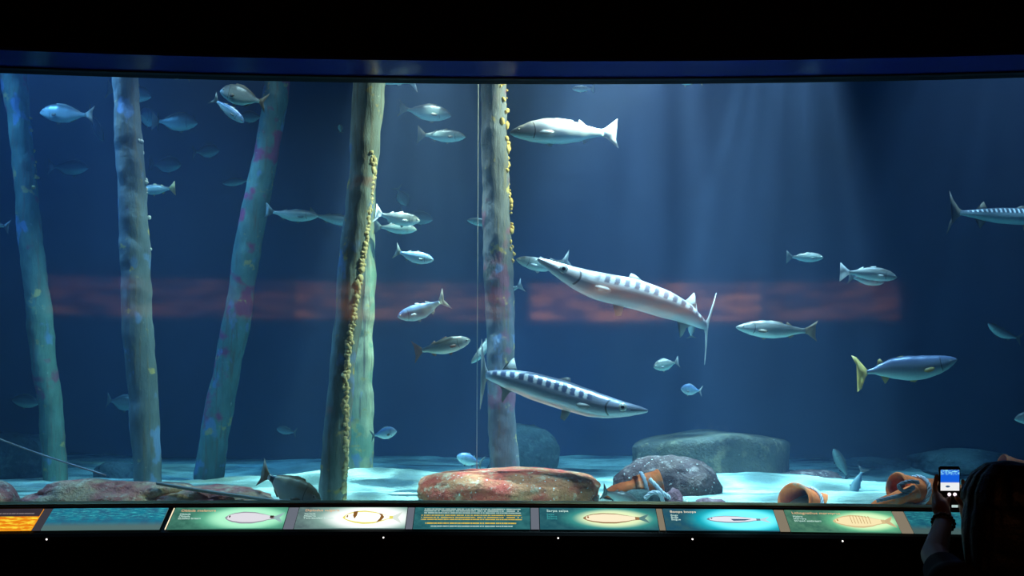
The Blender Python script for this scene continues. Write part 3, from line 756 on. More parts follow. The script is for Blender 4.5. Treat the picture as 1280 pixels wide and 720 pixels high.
# left jar: mouth at right-top (825,597), tail at left (758,612)
mA = P(826, 603, 5.62); eA = P(755, 618, 5.60); ax = eA-mA
jar('orange terracotta jar lying between the red boulder and the dark round rock, tied with rope', mA, ax, ax.length, .078, 1.12, .66, .45)
def cyl(p, o=0): return mA+ax*p
rope('thick bluish-white rope looped around the neck of the orange jar', ring_pts(mA+ax*.30, ax, .083), .011, M_rope)
rope('rope end hanging from the orange jar and crossing in front of its mouth',
     [P(812, 599, 5.48), P(820, 607, 5.46), P(828, 616, 5.45), P(836, 622, 5.45), P(841, 632, 5.45)], .012, M_rope)
rope('short rope tail curling on the sand below the orange jar', [P(806, 623, 5.46), P(815, 616, 5.45), P(824, 617, 5.44), P(829, 627, 5.45), P(834, 636, 5.45)], .012, M_rope)
# middle jar: mouth towards the left-front, body to right
mB = P(992, 626, 5.45); eB = P(1050, 640, 5.85); ax = eB-mB
jB = jar('terracotta jar with a wide dark mouth turned to the glass, right of the scallop shell', mB, ax, ax.length*1.0, .100, 1.15, .95, .3)
rope('pale rope ring around the neck of the middle jar', ring_pts(mB+ax*.27, ax, .104), .010, M_rope)
# right jar: mouth to upper left (1120,603)
mC = P(1119, 608, 5.45); eC = P(1208, 626, 5.6); ax = eC-mC
jar('large terracotta jar behind the raised phone, its mouth to the left and wrapped in rope', mC, ax, ax.length*1.1, .082, 1.12, 1.25, .25)
rope('blue-grey rope ring around the neck of the large right jar', ring_pts(mC+ax*.30, ax, .088, tilt=.015), .012, M_rope)
rope('knotted grey rope trailing from the mouth of the large right jar',
     [P(1148, 603, 5.3), P(1136, 602, 5.28), P(1124, 607, 5.28), P(1130, 614, 5.27), P(1142, 609, 5.28), P(1132, 617, 5.27), P(1118, 621, 5.28), P(1096, 626, 5.3)], .011, M_rope2)
mD = P(1146, 613, 5.36); eD = P(1086, 637, 5.36); ax = eD-mD
jar('slender orange jar leaning against the front of the large right jar', mD, ax, ax.length, .044, 1.1, .95, .3)
mE = P(1252, 578, 6.6); eE = P(1320, 598, 6.6); ax = eE-mE
jar('distant terracotta jar beside the head of the visitor at the right edge', mE, ax, ax.length, .06, 1.1, 1.1, .25)
def tubeobj(name, label, cat, pts, r, mat, n=60, seg=8):
    path = catmull([Vector(p) for p in pts], n)
    return tag(link(name, tube(path, r, seg), mat, loc=path[0]), label, cat)
tubeobj('mooring_line', 'thin taut grey line slanting down from the left edge to the pinkish rock', 'line',
        [P(-60, 524, 5.7), P(0, 549, 5.65), P(60, 571, 5.6), P(132, 594, 5.55)], .0055, M_rod)
tubeobj('pipe', 'thin grey pipe lying across the low reddish rock at the left', 'pipe',
        [P(196, 604, 5.28), P(250, 613, 5.22), P(345, 626, 5.2), P(392, 629, 5.2)], .011, plain('grey pipe', (.25, .24, .22), .5))
tubeobj('hanging_cord', 'thin vertical cord hanging just left of the violet pole', 'cord',
        [P(598, 60, 5.9), P(597, 300, 5.9), P(596, 586, 5.9)], .003, plain('pale cord', (.35, .4, .42), .6))
# ------------------------------------------------------------ info panels
def slope(a, f, lift=0):   # f 0 at top edge, 1 at bottom edge
    o = -.052+(-.205+.052)*f; z = (ZB-.022)+(.985-(ZB-.022))*f
    nv = Vector((-(1.073-.985), -.153)).normalized()  # (off,z) normal pointing up/back to viewer
    no, nz = (-.088, .153); ln = math.hypot(no, nz)
    return arc(a, o+no/ln*lift, z+nz/ln*lift)
def slopemesh(a0, a1, f0, f1, lift0, lift1, n=10, k=1):
    bm = bmesh.new(); uv = bm.loops.layers.uv.new('UVMap'); g = []
    for L in (lift0, lift1):
        rows = []
        for i in range(n+1):
            a = a0+(a1-a0)*i/n
            rows.append([bm.verts.new(slope(a, f0+(f1-f0)*j/k, L)) for j in range(k+1)])
        g.append(rows)
    info = {}
    for L in (0, 1):
        for i in range(n):
            for j in range(k):
                f = bm.faces.new((g[L][i][j], g[L][i][j+1], g[L][i+1][j+1], g[L][i+1][j]))
                for lp, (ii, jj) in zip(f.loops, ((i, j), (i, j+1), (i+1, j+1), (i+1, j))): lp[uv].uv = (ii/n, 1-jj/k)
    for i in range(n):
        bm.faces.new((g[0][i][0], g[0][i+1][0], g[1][i+1][0], g[1][i][0])); bm.faces.new((g[0][i][k], g[0][i+1][k], g[1][i+1][k], g[1][i][k]))
    for j in range(k):
        bm.faces.new((g[0][0][j], g[0][0][j+1], g[1][0][j+1], g[1][0][j])); bm.faces.new((g[0][n][j], g[0][n][j+1], g[1][n][j+1], g[1][n][j]))
    return bm
def srgb(r, g, b):
    f = lambda c: ((c/255+.055)/1.055)**2.4 if c > 10 else c/255/12.92
    return (f(r), f(g), f(b))
def mat_panel(name, base, glow=None, gpos=(.7, .5), gsz=(.32, .5), lines=None, water=False, orange=False, st=1.0):
    n = NT(name); uv = n.obj('UV'); sp = n.n('SeparateXYZ'); n.set(sp.inputs[0], uv); u, v = sp.outputs[0], sp.outputs[1]
    a = n.noise(uv, 3, 4, .6, (3, 1, 1))
    c = n.mix(n.step(a, .35, .65), base[0], base[1])
    if water:
        w = n.noise(uv, 6, 5, .7, (2, 7, 1))
        c = n.mix(n.math('MULTIPLY', n.step(w, .5, .7), n.step(v, .35, .6)), c, srgb(70, 190, 190))
        c = n.mix(n.math('SUBTRACT', 1.0, n.step(v, .1, .4)), c, srgb(70, 95, 95))
    if orange:
        w = n.noise(uv, 4, 4, .6, (3, 3, 1))
        o_ = n.mix(n.step(w, .45, .65), srgb(235, 130, 20), srgb(255, 225, 60))
        c = n.mix(n.math('SUBTRACT', 1.0, n.step(v, .60, .66)), c, o_)
    if glow:
        du = n.math('DIVIDE', n.math('SUBTRACT', u, gpos[0]), gsz[0]); dv = n.math('DIVIDE', n.math('SUBTRACT', v, gpos[1]), gsz[1])
        r = n.math('SQRT', n.math('ADD', n.math('MULTIPLY', du, du), n.math('MULTIPLY', dv, dv)))
        g = n.math('SUBTRACT', 1.0, n.step(r, .35, 1.15))
        c = n.mix(g, c, glow[0])
        g2 = n.math('SUBTRACT', 1.0, n.step(r, .45, .8)); c = n.mix(g2, c, glow[1])
    if lines:
        for (u0, u1, v0, v1, nl, col) in lines:
            row = n.math('MULTIPLY', n.math('SUBTRACT', v, v0), nl/(v1-v0))
            fr = n.math('FRACT', row)
            m = n.math('MULTIPLY', n.math('GREATER_THAN', fr, .35), n.math('LESS_THAN', fr, .8))
            m = n.math('MULTIPLY', m, n.math('MULTIPLY', n.math('GREATER_THAN', v, v0), n.math('LESS_THAN', v, v1)))
            m = n.math('MULTIPLY', m, n.math('MULTIPLY', n.math('GREATER_THAN', u, u0), n.math('LESS_THAN', u, u1)))
            cb = n.n('CombineXYZ'); n.set(cb.inputs[0], n.math('MULTIPLY', u, 60)); n.set(cb.inputs[1], n.math('FLOOR', row))
            wn = n.noise(cb.outputs[0], 1.6, 1, .5)
            m = n.math('MULTIPLY', m, n.math('GREATER_THAN', wn, .42))
            c = n.mix(m, c, col)
    e = n.n('Emission'); n.set(e.inputs[0], c); e.inputs[1].default_value = st
    n.t.links.new(e.outputs[0], n.out.inputs[0]); return n.m
M_div = plain('grey panel divider', (.16, .17, .18), .6)
M_divlit = emis('backlit divider gap', (1.0, .85, .55), 1.1)
M_divg = emis('glowing grey divider', srgb(104, 110, 122), 1.0)  # solid slats, grey, tan and dark, given a glow of their own
M_divt = emis('glowing tan divider', srgb(132, 122, 104), 1.0)
M_divd = emis('glowing dark divider', srgb(58, 58, 66), 1.0)
YEL = srgb(215, 185, 80); WHT = srgb(190, 215, 205)
panels = [
 (-110, 55, 'orange sunlit picture panel at the left end of the console', mat_panel('orange panel', (srgb(50, 44, 52), srgb(56, 48, 56)), orange=True, lines=[(.55, .95, .70, .82, 1, srgb(120, 110, 110))]), None),
 (67, 211, 'blue sea surface picture panel under the long pinkish rock', mat_panel('sea panel', (srgb(32, 82, 108), srgb(22, 100, 122)), water=True, st=1.4), None),
 (220, 361, 'green lit panel picturing a silver fish with a black tail spot', mat_panel('green panel', (srgb(48, 96, 84), srgb(66, 122, 104)), (srgb(110, 205, 165), srgb(170, 240, 200)), (.66, .5), (.50, .75), st=1.1), 'saddled'),
 (375, 510, 'panel with white glow picturing a yellow fish with two dark bands', mat_panel('white glow panel', (srgb(80, 100, 102), srgb(98, 124, 122)), (srgb(160, 205, 190), srgb(250, 255, 252)), (.66, .5), (.60, .85), st=1.1), 'banded'),
 (520, 663, 'teal panel filled with lines of white and yellow text, below the red boulder', mat_panel('text panel', (srgb(34, 88, 96), srgb(50, 112, 116)),
    lines=[(.08, .92, .68, .96, 3, WHT), (.06, .93, .36, .66, 3, YEL), (.1, .88, .16, .30, 1, YEL), (.15, .85, .04, .14, 1, WHT)]), None),
 (675, 820, 'teal lit panel picturing a cream fish with a brown outline', mat_panel('teal panel', (srgb(30, 80, 92), srgb(44, 96, 104)), (srgb(70, 180, 165), srgb(225, 240, 190)), (.62, .5), (.45, .62), st=1.1), 'salema'),
 (829, 967, 'panel with bright cyan glow picturing a slender white fish', mat_panel('cyan panel', (srgb(28, 76, 98), srgb(44, 86, 96)), (srgb(0, 215, 235), srgb(120, 245, 255)), (.70, .5), (.50, .75), st=1.15), 'bogue'),
 (981, 1115, 'green lit panel picturing a cream striped fish, left of the visitor', mat_panel('pale green panel', (srgb(56, 104, 88), srgb(78, 128, 104)), (srgb(110, 215, 160), srgb(215, 245, 190)), (.72, .5), (.42, .62), st=1.1), 'striped'),
 (1131, 1262, 'blue sea picture panel behind the raised arms of the visitor', mat_panel('sea panel two', (srgb(24, 82, 104), srgb(34, 110, 122)), water=True), None),
 (1276, 1420, 'teal panel at the right end of the console, behind the visitor', mat_panel('end panel', (srgb(30, 80, 92), srgb(44, 96, 104))), None),
]
M_txt = emis('printed pale lettering', srgb(240, 230, 205), 1.0); M_txt2 = emis('printed white lettering', srgb(200, 235, 225), 1.0)
M_txtc = emis('printed teal lettering', srgb(60, 165, 165), 1.0); M_txto = emis('printed peach lettering', srgb(235, 185, 140), 1.0)
def lettering(body, a, f, size, mat, parent):
    cu = bpy.data.curves.new('lettering', 'FONT'); cu.body = body; cu.size = size; cu.extrude = .0003; cu.space_line = .9
    cu.materials.append(mat)
    o = bpy.data.objects.new('lettering', cu); COL.objects.link(o)
    p = slope(a, f, .007); X = (slope(a+.001, f)-slope(a, f)).normalized(); Y = (slope(a, f-.05)-slope(a, f)).normalized(); Z = X.cross(Y)
    mt = Matrix((X, Y, Z)).transposed().to_4x4(); mt.translation = p-abspos(parent)
    o.matrix_local = mt
    bpy.context.view_layer.update()
    me = bpy.data.meshes.new_from_object(o.evaluated_get(bpy.context.evaluated_depsgraph_get())); me.name = 'lettering'
    bpy.data.objects.remove(o)
    o = bpy.data.objects.new('lettering', me); COL.objects.link(o); o.parent = parent; o.matrix_local = mt
    return o
def illus(kind, a0, a1, f, hh, mats, parent, extras=()):
    """flat printed fish picture lying on the panel, nose to the left"""
    tab = BODY[{'saddled': 'slim', 'banded': 'bream', 'salema': 'slim', 'bogue': 'slim', 'striped': 'bass'}[kind]]
    def pt(t, h, lift): return slope(a0+(a1-a0)*t, f-h*hh, lift)
    root_loc = slope((a0+a1)/2, f)
    def flat(polys, lift, m, nm, par):
        bm = bmesh.new()
        for poly in polys:
            A = [bm.verts.new(pt(t, h, lift)) for t, h in poly]; B = [bm.verts.new(pt(t, h, lift-.002)) for t, h in poly]
            fs = [bm.faces.new(A), bm.faces.new(B[::-1])]
            for i in range(len(A)): bm.faces.new((A[i], A[(i+1) % len(A)], B[(i+1) % len(A)], B[i]))
            bmesh.ops.triangulate(bm, faces=fs)
        return link(nm, bm, m, parent=par, loc=root_loc, smooth=False)
    ts = [i/24*.85 for i in range(25)]
    out = [(t, interp(tab, t)[0]) for t in ts]+[(t, -interp(tab, t)[1]) for t in reversed(ts)]
    o = flat([out], .0085, mats[0], 'fish_picture', parent)
    inner = [(t+.008, h*.8) for t, h in out if .03 < t < .8]
    flat([inner], .0095, mats[1], 'fish_flank', o)
    flat([[(t, h*.62) for t, h in FINS['slim']['tail']]], .0083, mats[2], 'fish_tail', o)
    e = [(.075+.014*math.cos(k), .06+.09*math.sin(k)) for k in [i*math.pi/5 for i in range(10)]]
    flat([e], .0105, mats[3], 'fish_eye', o)
    if extras: flat(extras, .0104, mats[3], 'fish_marking', o)
E = lambda nm, c, s=1.0: emis(nm, c, s)
PM = {'saddled': (E('pic grey edge', srgb(150, 150, 160)), E('pic silver', srgb(225, 222, 230)), E('pic tail grey', srgb(150, 185, 185)), E('pic dark', srgb(60, 50, 45))),
      'banded': (E('pic yellow edge', srgb(235, 225, 110)), E('pic white', srgb(255, 255, 240), 1.2), E('pic pale tail', srgb(225, 235, 225)), E('pic brown', srgb(135, 90, 40))),
      'salema': (E('pic brown edge', srgb(150, 115, 80)), E('pic cream', srgb(255, 240, 205)), E('pic tail teal', srgb(90, 130, 130)), E('pic brown2', srgb(150, 95, 60))),
      'bogue': (E('pic grey blue edge', srgb(120, 130, 150)), E('pic white2', srgb(235, 235, 245)), E('pic tail pale', srgb(190, 220, 230)), E('pic slate', srgb(60, 90, 120))),
      'striped': (E('pic tan edge', srgb(215, 190, 140)), E('pic cream2', srgb(250, 232, 180)), E('pic tail tan', srgb(205, 180, 135)), E('pic tan dark', srgb(190, 150, 95)))}
TXT = {'saddled': ('Oblada melanura', 'Oblada\nOblada\nSaddled bream', M_txto, M_txt2), 'banded': ('Diplodus vulgaris', 'Variada\nMojarra\nTwo-banded bream', M_txto, M_txt2),
       'salema': ('Sarpa salpa', 'Salpa\nSalema\nSalema', M_txt2, M_txtc), 'bogue': ('Boops boops', 'Boga\nBoga\nBogue', M_txt, M_txt2),
       'striped': ('Lithognathus mormyrus', 'Mabre\nHerrera\nStriped seabream', M_txto, M_txt2)}
EXT = {'saddled': [[(.77, .14), (.83, .13), (.83, -.05), (.77, -.06)]],
       'banded': [[(.17, .42), (.24, .46), (.23, .1), (.20, -.12), (.17, .1)], [(.60, .30), (.66, .22), (.70, .0), (.66, -.24), (.58, -.40), (.63, -.1), (.64, .1)]],
       'bogue': [[(.38, .0), (.70, .0), (.60, -.2), (.42, -.25)]],
       'striped': [[(t, .42), (t+.008, .42), (t+.004, -.2), (t-.004, -.2)] for t in (.30, .35, .40, .45, .50, .55, .60)],
       'salema': []}
for (p0, p1, lb, mt, il) in panels:
    a0, a1 = px2a(p0, -.05), px2a(p1, -.05)
    # panel front meets the reader: its sides run straight down the slope
    o = link('information_panel', slopemesh(a0, a1, 0, 1, 0, .006, 12), mt, loc=slope((a0+a1)/2, .5), smooth=False)
    tag(o, lb, 'panel', 'backlit information panels along the console')
    if il:
        w = a1-a0; tt, sub, m1, m2 = TXT[il]
        lettering(tt, a0+w*.06, .20, .0265, m1, o); lettering(sub, a0+w*.06, .36, .020, m2, o)
        s = {'saddled': (.47, 1.0, .50, .55), 'banded': (.42, .98, .5, .62), 'salema': (.37, .95, .5, .48), 'bogue': (.38, .96, .5, .32), 'striped': (.42, 1.0, .52, .58)}[il]
        illus(il, a0+w*s[0], a0+w*s[1]-.0004, s[2], s[3], PM[il], o, EXT[il])
for q, (pa, pb) in enumerate(zip(panels, panels[1:])):
    a0, a1 = px2a(pa[1], -.05), px2a(pb[0], -.05)
    e = .00015
    m = {0: M_divd, 1: M_divlit, 2: M_divg, 3: M_divg, 4: M_divg, 5: M_divt, 6: M_divt, 7: M_divt}.get(q, M_divt)
    names = ['dark divider strip between the orange panel and the sea panel', 'bright backlit gap left of the green silver-fish panel', 'grey divider strip right of the green silver-fish panel',
             'grey divider strip between the two-banded fish panel and the text panel', 'grey divider strip right of the text panel', 'tan divider strip left of the cyan panel',
             'tan divider strip right of the cyan panel', 'tan divider strip right of the striped fish panel', 'divider strip at the right end behind the visitor']
    w = a1-a0
    if q == 1: a0, a1 = a0+w*.62, a1-w*.05
    tag(link('divider_strip', slopemesh(a0+e, a1-e, 0, 1, 0, .005, 2), m, loc=slope((a0+a1)/2, .5), smooth=False), names[q], 'divider', 'divider strips between the panels')
M_led = emis('indicator glow', (1, .95, .9), 2.5)
for q, (px, tx) in enumerate(((55, 'below the left divider'), (479, 'below the two-banded fish panel'), (699, 'below the cream fish panel'), (868, 'below the cyan panel'), (1057, 'below the striped fish panel'))):
    a = px2a(px, -.22); c = arc(a, -.227, .944); bm = bmesh.new()
    bmesh.ops.create_uvsphere(bm, u_segments=10, v_segments=6, radius=.0042, matrix=Matrix.Translation(c))
    tag(link('indicator_light', bm, M_led, loc=c), 'tiny white indicator light on the black console '+tx, 'light', 'indicator lights on the console')

# ------------------------------------------------------------ lit signs on the wall behind the camera (seen reflected in the window)
def mat_sign(st):
    n = NT('warm backlit sign'); o = n.obj()
    a = n.noise(o, 1.6, 3, .6, (1, 1, 5)); b = n.noise(o, 4, 3, .6, (.4, 1, 5))
    c = n.mix(n.step(a, .40, .62), (.10, .03, .03), (1.0, .36, .08)); c = n.mix(n.step(b, .5, .66), c, (.06, .02, .02))
    e = n.n('Emission'); n.set(e.inputs[0], c); e.inputs[1].default_value = st
    n.t.links.new(e.outputs[0], n.out.inputs[0]); return n.m
for x0, x1, st, tx in ((-5.2, -2.6, .7, 'dim warm-lit sign at the left end of the wall behind the viewer'), (-2.55, -.05, 1.5, 'warm-lit sign left of the dark gap on the wall behind the viewer'),
                       (.22, 2.9, 3.1, 'brightest warm-lit sign, right of the dark gap on the wall behind the viewer'), (2.95, 4.4, 1.1, 'dim warm-lit sign at the right end of the wall behind the viewer')):
    bm = box(x0, x1, -3.99, -3.92, 2.73, 3.29)
    o = link('lit_sign', bm, mat_sign(st), loc=((x0+x1)/2, -3.95, 3.0), smooth=False); tag(o, tx, 'sign', 'lit signs on the back wall')
    fr = box(x0, x1, -3.995, -3.935, 3.29, 3.33); box(x0, x1, -3.995, -3.935, 2.69, 2.73, fr)
    link('frame', fr, M_black, parent=o, smooth=False)

# ------------------------------------------------------------ visitor with a phone
def cap(bm, a, b, ra, rb, seg=14):
    a, b = Vector(a), Vector(b); n_ = 8
    T = (b-a).normalized() if (b-a).length > 1e-6 else Vector((0, 0, 1))
    pts = []; rad = []
    for i in range(5): q = math.pi/2*(1-i/4); pts.append(a-T*ra*math.sin(q)); rad.append(max(.0015, ra*math.cos(q)))
    for i in range(5): q = math.pi/2*i/4; pts.append(b+T*rb*math.sin(q)); rad.append(max(.0015, rb*math.cos(q)))
    tube(pts, rad, seg, bm)
def ell(bm, c, r, sub=3):
    bmesh.ops.create_icosphere(bm, subdivisions=sub, radius=1, matrix=Matrix.Translation(Vector(c)) @ Matrix.Diagonal((*r, 1)))
def remesh(o, vox, sm=4):
    m = o.modifiers.new('remesh', 'REMESH'); m.mode = 'VOXEL'; m.voxel_size = vox; m.use_smooth_shade = True
    if sm:
        s = o.modifiers.new('smooth', 'SMOOTH'); s.iterations = sm; s.factor = .5
def person():
    hx, hy = 1.335, 2.38
    root = empty('person', (hx, hy, 0))
    tag(root, 'dark-haired visitor in dark clothes, seen from behind, raising a phone at the glass', 'person')
    V = Vector
    skin = plain('skin', (.62, .36, .22), .55); hairm = plain('dark hair', (.012, .009, .009), .45, bumps=80)
    shirt = plain('dark shirt', (.016, .014, .016), .9); jeans = plain('dark trousers', (.010, .011, .016), .9); shoe = plain('dark shoes', (.02, .02, .02), .6)
    bm = bmesh.new()
    neck = V((hx, hy-.01, 1.27)); head = V((hx, hy+.02, 1.425))
    ell(bm, head, (.072, .088, .10)); ell(bm, head+V((0, .045, -.045)), (.052, .050, .06))
    ell(bm, head+V((0, .098, -.015)), (.013, .018, .022), 2)   # nose
    ell(bm, head+V((0, .088, -.062)), (.022, .010, .007), 2)   # lips
    for s in (-1, 1): ell(bm, head+V((s*.075, .0, -.01)), (.010, .018, .028), 2)
    cap(bm, neck-V((0, 0, .03)), head-V((0, 0, .07)), .05, .048)
    sl, sr = V((hx-.150, hy, 1.215)), V((hx+.150, hy, 1.215))
    cap(bm, sl, sr, .052, .052); cap(bm, V((hx, hy, 1.17)), V((hx, hy, .92)), .105, .10); cap(bm, V((hx-.05, hy, 1.12)), V((hx-.04, hy, .95)), .085, .08); cap(bm, V((hx+.05, hy, 1.12)), V((hx+.04, hy, .95)), .085, .08)
    cap(bm, V((hx-.07, hy, .80)), V((hx+.07, hy, .80)), .105, .105)
    for s in (-1, 1):
        cap(bm, V((hx+s*.075, hy, .76)), V((hx+s*.085, hy+.01, .41)), .082, .052); cap(bm, V((hx+s*.085, hy+.01, .41)), V((hx+s*.09, hy-.02, .08)), .050, .033)
        cap(bm, V((hx+s*.09, hy-.04, .04)), V((hx+s*.10, hy+.11, .028)), .033, .026)
    wl = P(1180, 650, 2.80); el = P(1168, 694, 2.62)
    cap(bm, sl, el, .046, .038); cap(bm, el, wl, .038, .025)
    wr = P(1212, 648, 2.80); er = P(1262, 690, 2.66)
    cap(bm, sr, er, .046, .038); cap(bm, er, wr, .038, .025)
    # left hand holding the left edge of the phone
    def finger(*pts, r=.0088):
        q = [P(*p) for p in pts]
        for i, (a, b) in enumerate(zip(q, q[1:])): cap(bm, a, b, r*(1-.08*i), r*(.92-.08*i), 10)
    pl = P(1176, 632, 2.83); cap(bm, wl, pl, .026, .024); cap(bm, P(1173, 636, 2.82), P(1172, 622, 2.85), .020, .017); cap(bm, P(1180, 636, 2.84), P(1177, 621, 2.875), .019, .015)
    finger((1171, 622, 2.85), (1168.5, 608, 2.865), (1171, 595, 2.875))                     # index along the phone edge
    finger((1172, 622, 2.87), (1170, 611, 2.895), (1177, 606, 2.905), (1184, 607, 2.905))       # middle behind the phone
    finger((1173, 628, 2.88), (1172, 619, 2.905), (1179, 614, 2.912), (1186, 615, 2.91))
    finger((1175, 634, 2.88), (1175, 626, 2.905), (1181, 622, 2.912), (1187, 623, 2.91), r=.0078)
    finger((1180, 640, 2.82), (1183, 631, 2.828), (1186, 623, 2.836), r=.0100)                 # thumb
    # right hand
    cap(bm, wr, P(1208, 632, 2.84), .025, .023); cap(bm, P(1212, 634, 2.84), P(1208, 620, 2.87), .020, .016)
    finger((1207, 622, 2.86), (1205, 611, 2.88), (1203.5, 601, 2.885))
    finger((1208, 626, 2.87), (1206, 615, 2.90), (1199, 612, 2.912), (1193, 613, 2.912))
    finger((1209, 631, 2.87), (1207, 622, 2.90), (1200, 619, 2.914), (1194, 620, 2.914))
    finger((1210, 636, 2.87), (1208, 629, 2.90), (1202, 626, 2.914), (1196, 627, 2.914), r=.0078)
    finger((1208, 636, 2.825), (1202, 629, 2.828), (1196, 622, 2.834), r=.0100)
    o = link('body', bm, skin, parent=root, loc=root.location); remesh(o, .0045, 3)
    # clothes
    bm = bmesh.new()
    cap(bm, sl, sr, .066, .066); cap(bm, V((hx, hy, 1.18)), V((hx, hy, .84)), .122, .122)
    for s in (-1, 1): cap(bm, V((hx+s*.055, hy, 1.13)), V((hx+s*.06, hy, .84)), .10, .105)
    cap(bm, sl, sl.lerp(el, .45), .060, .056); cap(bm, sr, sr.lerp(er, .45), .060, .056); cap(bm, neck-V((0, 0, .06)), neck-V((0, 0, .01)), .075, .062)
    o = link('shirt', bm, shirt, parent=root, loc=root.location); remesh(o, .009, 5)
    bm = bmesh.new(); cap(bm, V((hx-.07, hy, .79)), V((hx+.07, hy, .79)), .118, .118)
    for s in (-1, 1): cap(bm, V((hx+s*.078, hy, .76)), V((hx+s*.086, hy+.01, .41)), .092, .065); cap(bm, V((hx+s*.086, hy+.01, .41)), V((hx+s*.09, hy-.02, .12)), .065, .052)
    o = link('trousers', bm, jeans, parent=root, loc=root.location); remesh(o, .009, 4)
    for s in (-1, 1):
        bm = bmesh.new(); cap(bm, V((hx+s*.09, hy-.05, .045)), V((hx+s*.10, hy+.13, .035)), .045, .036)
        for v in bm.verts: v.co.z = max(v.co.z, .0)
        o = link('shoe', bm, shoe, parent=root, loc=root.location)
    # hair mass with strands
    bm = bmesh.new()
    ell(bm, head+V((0, -.012, .012)), (.106, .112, .108)); ell(bm, head+V((0, -.035, -.07)), (.112, .085, .115)); ell(bm, head+V((0, -.055, -.13)), (.105, .055, .075))
    rnd = random.Random(5)
    for i in range(90):
        an = rnd.uniform(math.pi*.95, math.pi*2.05)
        a = head+V((math.cos(an)*.085, math.sin(an)*.085-.01, rnd.uniform(0, .07)))
        b = head+V((math.cos(an)*.112, math.sin(an)*.090-.02, -.05))
        c = head+V((math.cos(an)*.108+rnd.uniform(-.015, .015), math.sin(an)*.06-.035, -.155-rnd.uniform(0, .045)))
        path = catmull([a, b, c], 10); tube(path, [.012]*5+[.011, .010, .008, .006, .005, .003], 6, bm)
    for i in range(60):
        an = rnd.uniform(0, 2*math.pi); e2 = rnd.uniform(.2, 1.3)
        def sp(q): return head+V((0, -.012, .012))+V((math.cos(an)*math.cos(q)*.106, math.sin(an)*math.cos(q)*.112, math.sin(q)*.110))
        tube([sp(1.5), sp(1.1), sp(.7), sp(.3), sp(0)], [.004, .008, .009, .009, .007], 6, bm)
    o = link('hair', bm, hairm, parent=root, loc=root.location); remesh(o, .005, 2)
    # bracelet with charm on the left wrist
    bm = bmesh.new(); A = (wl-el).normalized(); c = wl-A*.02
    rp = ring_pts(c, A, .031, 18)
    for k in rp[:-1]: bmesh.ops.create_icosphere(bm, subdivisions=2, radius=.0062, matrix=Matrix.Translation(k))
    br = link('bracelet', bm, plain('dark beads', (.05, .04, .035), .3), parent=root, loc=root.location)
    bm = bmesh.new(); bmesh.ops.create_uvsphere(bm, u_segments=12, v_segments=8, radius=.007, matrix=Matrix.Translation(P(1186, 656, 2.75)))
    link('charm', bm, plain('gold charm', (.9, .6, .2), .2, .9), parent=br, loc=root.location)
    return root
person()
def mat_screen():
    n = NT('phone screen'); uv = n.obj('UV'); sp = n.n('SeparateXYZ'); n.set(sp.inputs[0], uv); u, v = sp.outputs[0], sp.outputs[1]
    c = n.mix(n.step(v, .36, .42), srgb(235, 238, 240), srgb(20, 95, 220))
    w = n.noise(uv, 5, 4, .7, (1.5, 4, 1))
    c = n.mix(n.math('MULTIPLY', n.step(w, .45, .6), n.step(v, .72, .84)), c, srgb(150, 235, 250))
    d = n.math('ADD', n.math('POWER', n.math('DIVIDE', n.math('SUBTRACT', u, .38), .12), 2), n.math('POWER', n.math('DIVIDE', n.math('SUBTRACT', v, .20), .05), 2))
    c = n.mix(n.math('LESS_THAN', d, 1.0), c, srgb(60, 90, 130))
    e = n.n('Emission'); n.set(e.inputs[0], c); e.inputs[1].default_value = 1.0
    n.t.links.new(e.outputs[0], n.out.inputs[0]); return n.m
def phone():
    d = 2.858; c = P(1186.5, 610, d); w, h, t = .0345, .070, .0045
    bm = bmesh.new(); bmesh.ops.create_cube(bm, size=1, matrix=Matrix.Translation(c) @ Matrix.Diagonal((2*w, 2*t, 2*h, 1)))
    bmesh.ops.bevel(bm, geom=[e for e in bm.edges], offset=.0035, segments=3, affect='EDGES')
    o = link('smartphone', bm, plain('black phone body', (.008, .008, .01), .3), loc=c, smooth=False)
    tag(o, 'black smartphone held up by the visitor, its screen showing the bright aquarium', 'phone')
    def face(z0, z1, x0, x1, m, nm, par):
        bm = box(c.x+x0, c.x+x1, c.y-t-.0008, c.y-t+.0004, c.z+z0, c.z+z1); uvl = bm.loops.layers.uv.new('UVMap')
        for f in bm.faces:
            for l in f.loops: l[uvl].uv = ((l.vert.co.x-c.x-x0)/(x1-x0), (l.vert.co.z-c.z-z0)/(z1-z0))
        return link(nm, bm, m, parent=par, loc=c, smooth=False)
    s = face(-.008, .059, -.030, .030, mat_screen(), 'screen', o)
    Mb = emis('white screen button', (1, .85, .95), 1.2)
    for x in (-.002, .016):
        bm = bmesh.new(); bmesh.ops.create_cone(bm, cap_ends=True, segments=20, radius1=.0058, radius2=.0058, depth=.001, matrix=Matrix.Translation(c+Vector((x, -t-.0006, -.020))) @ Matrix.Rotation(math.pi/2, 4, 'X'))
        link('screen_button', bm, Mb, parent=o, loc=c, smooth=False)
    face(-.062, -.054, .006, .026, emis('glowing phone strip', srgb(190, 215, 210), .9), 'bright_strip', o)  # pale strip with its own glow near the phone's lower end
phone()

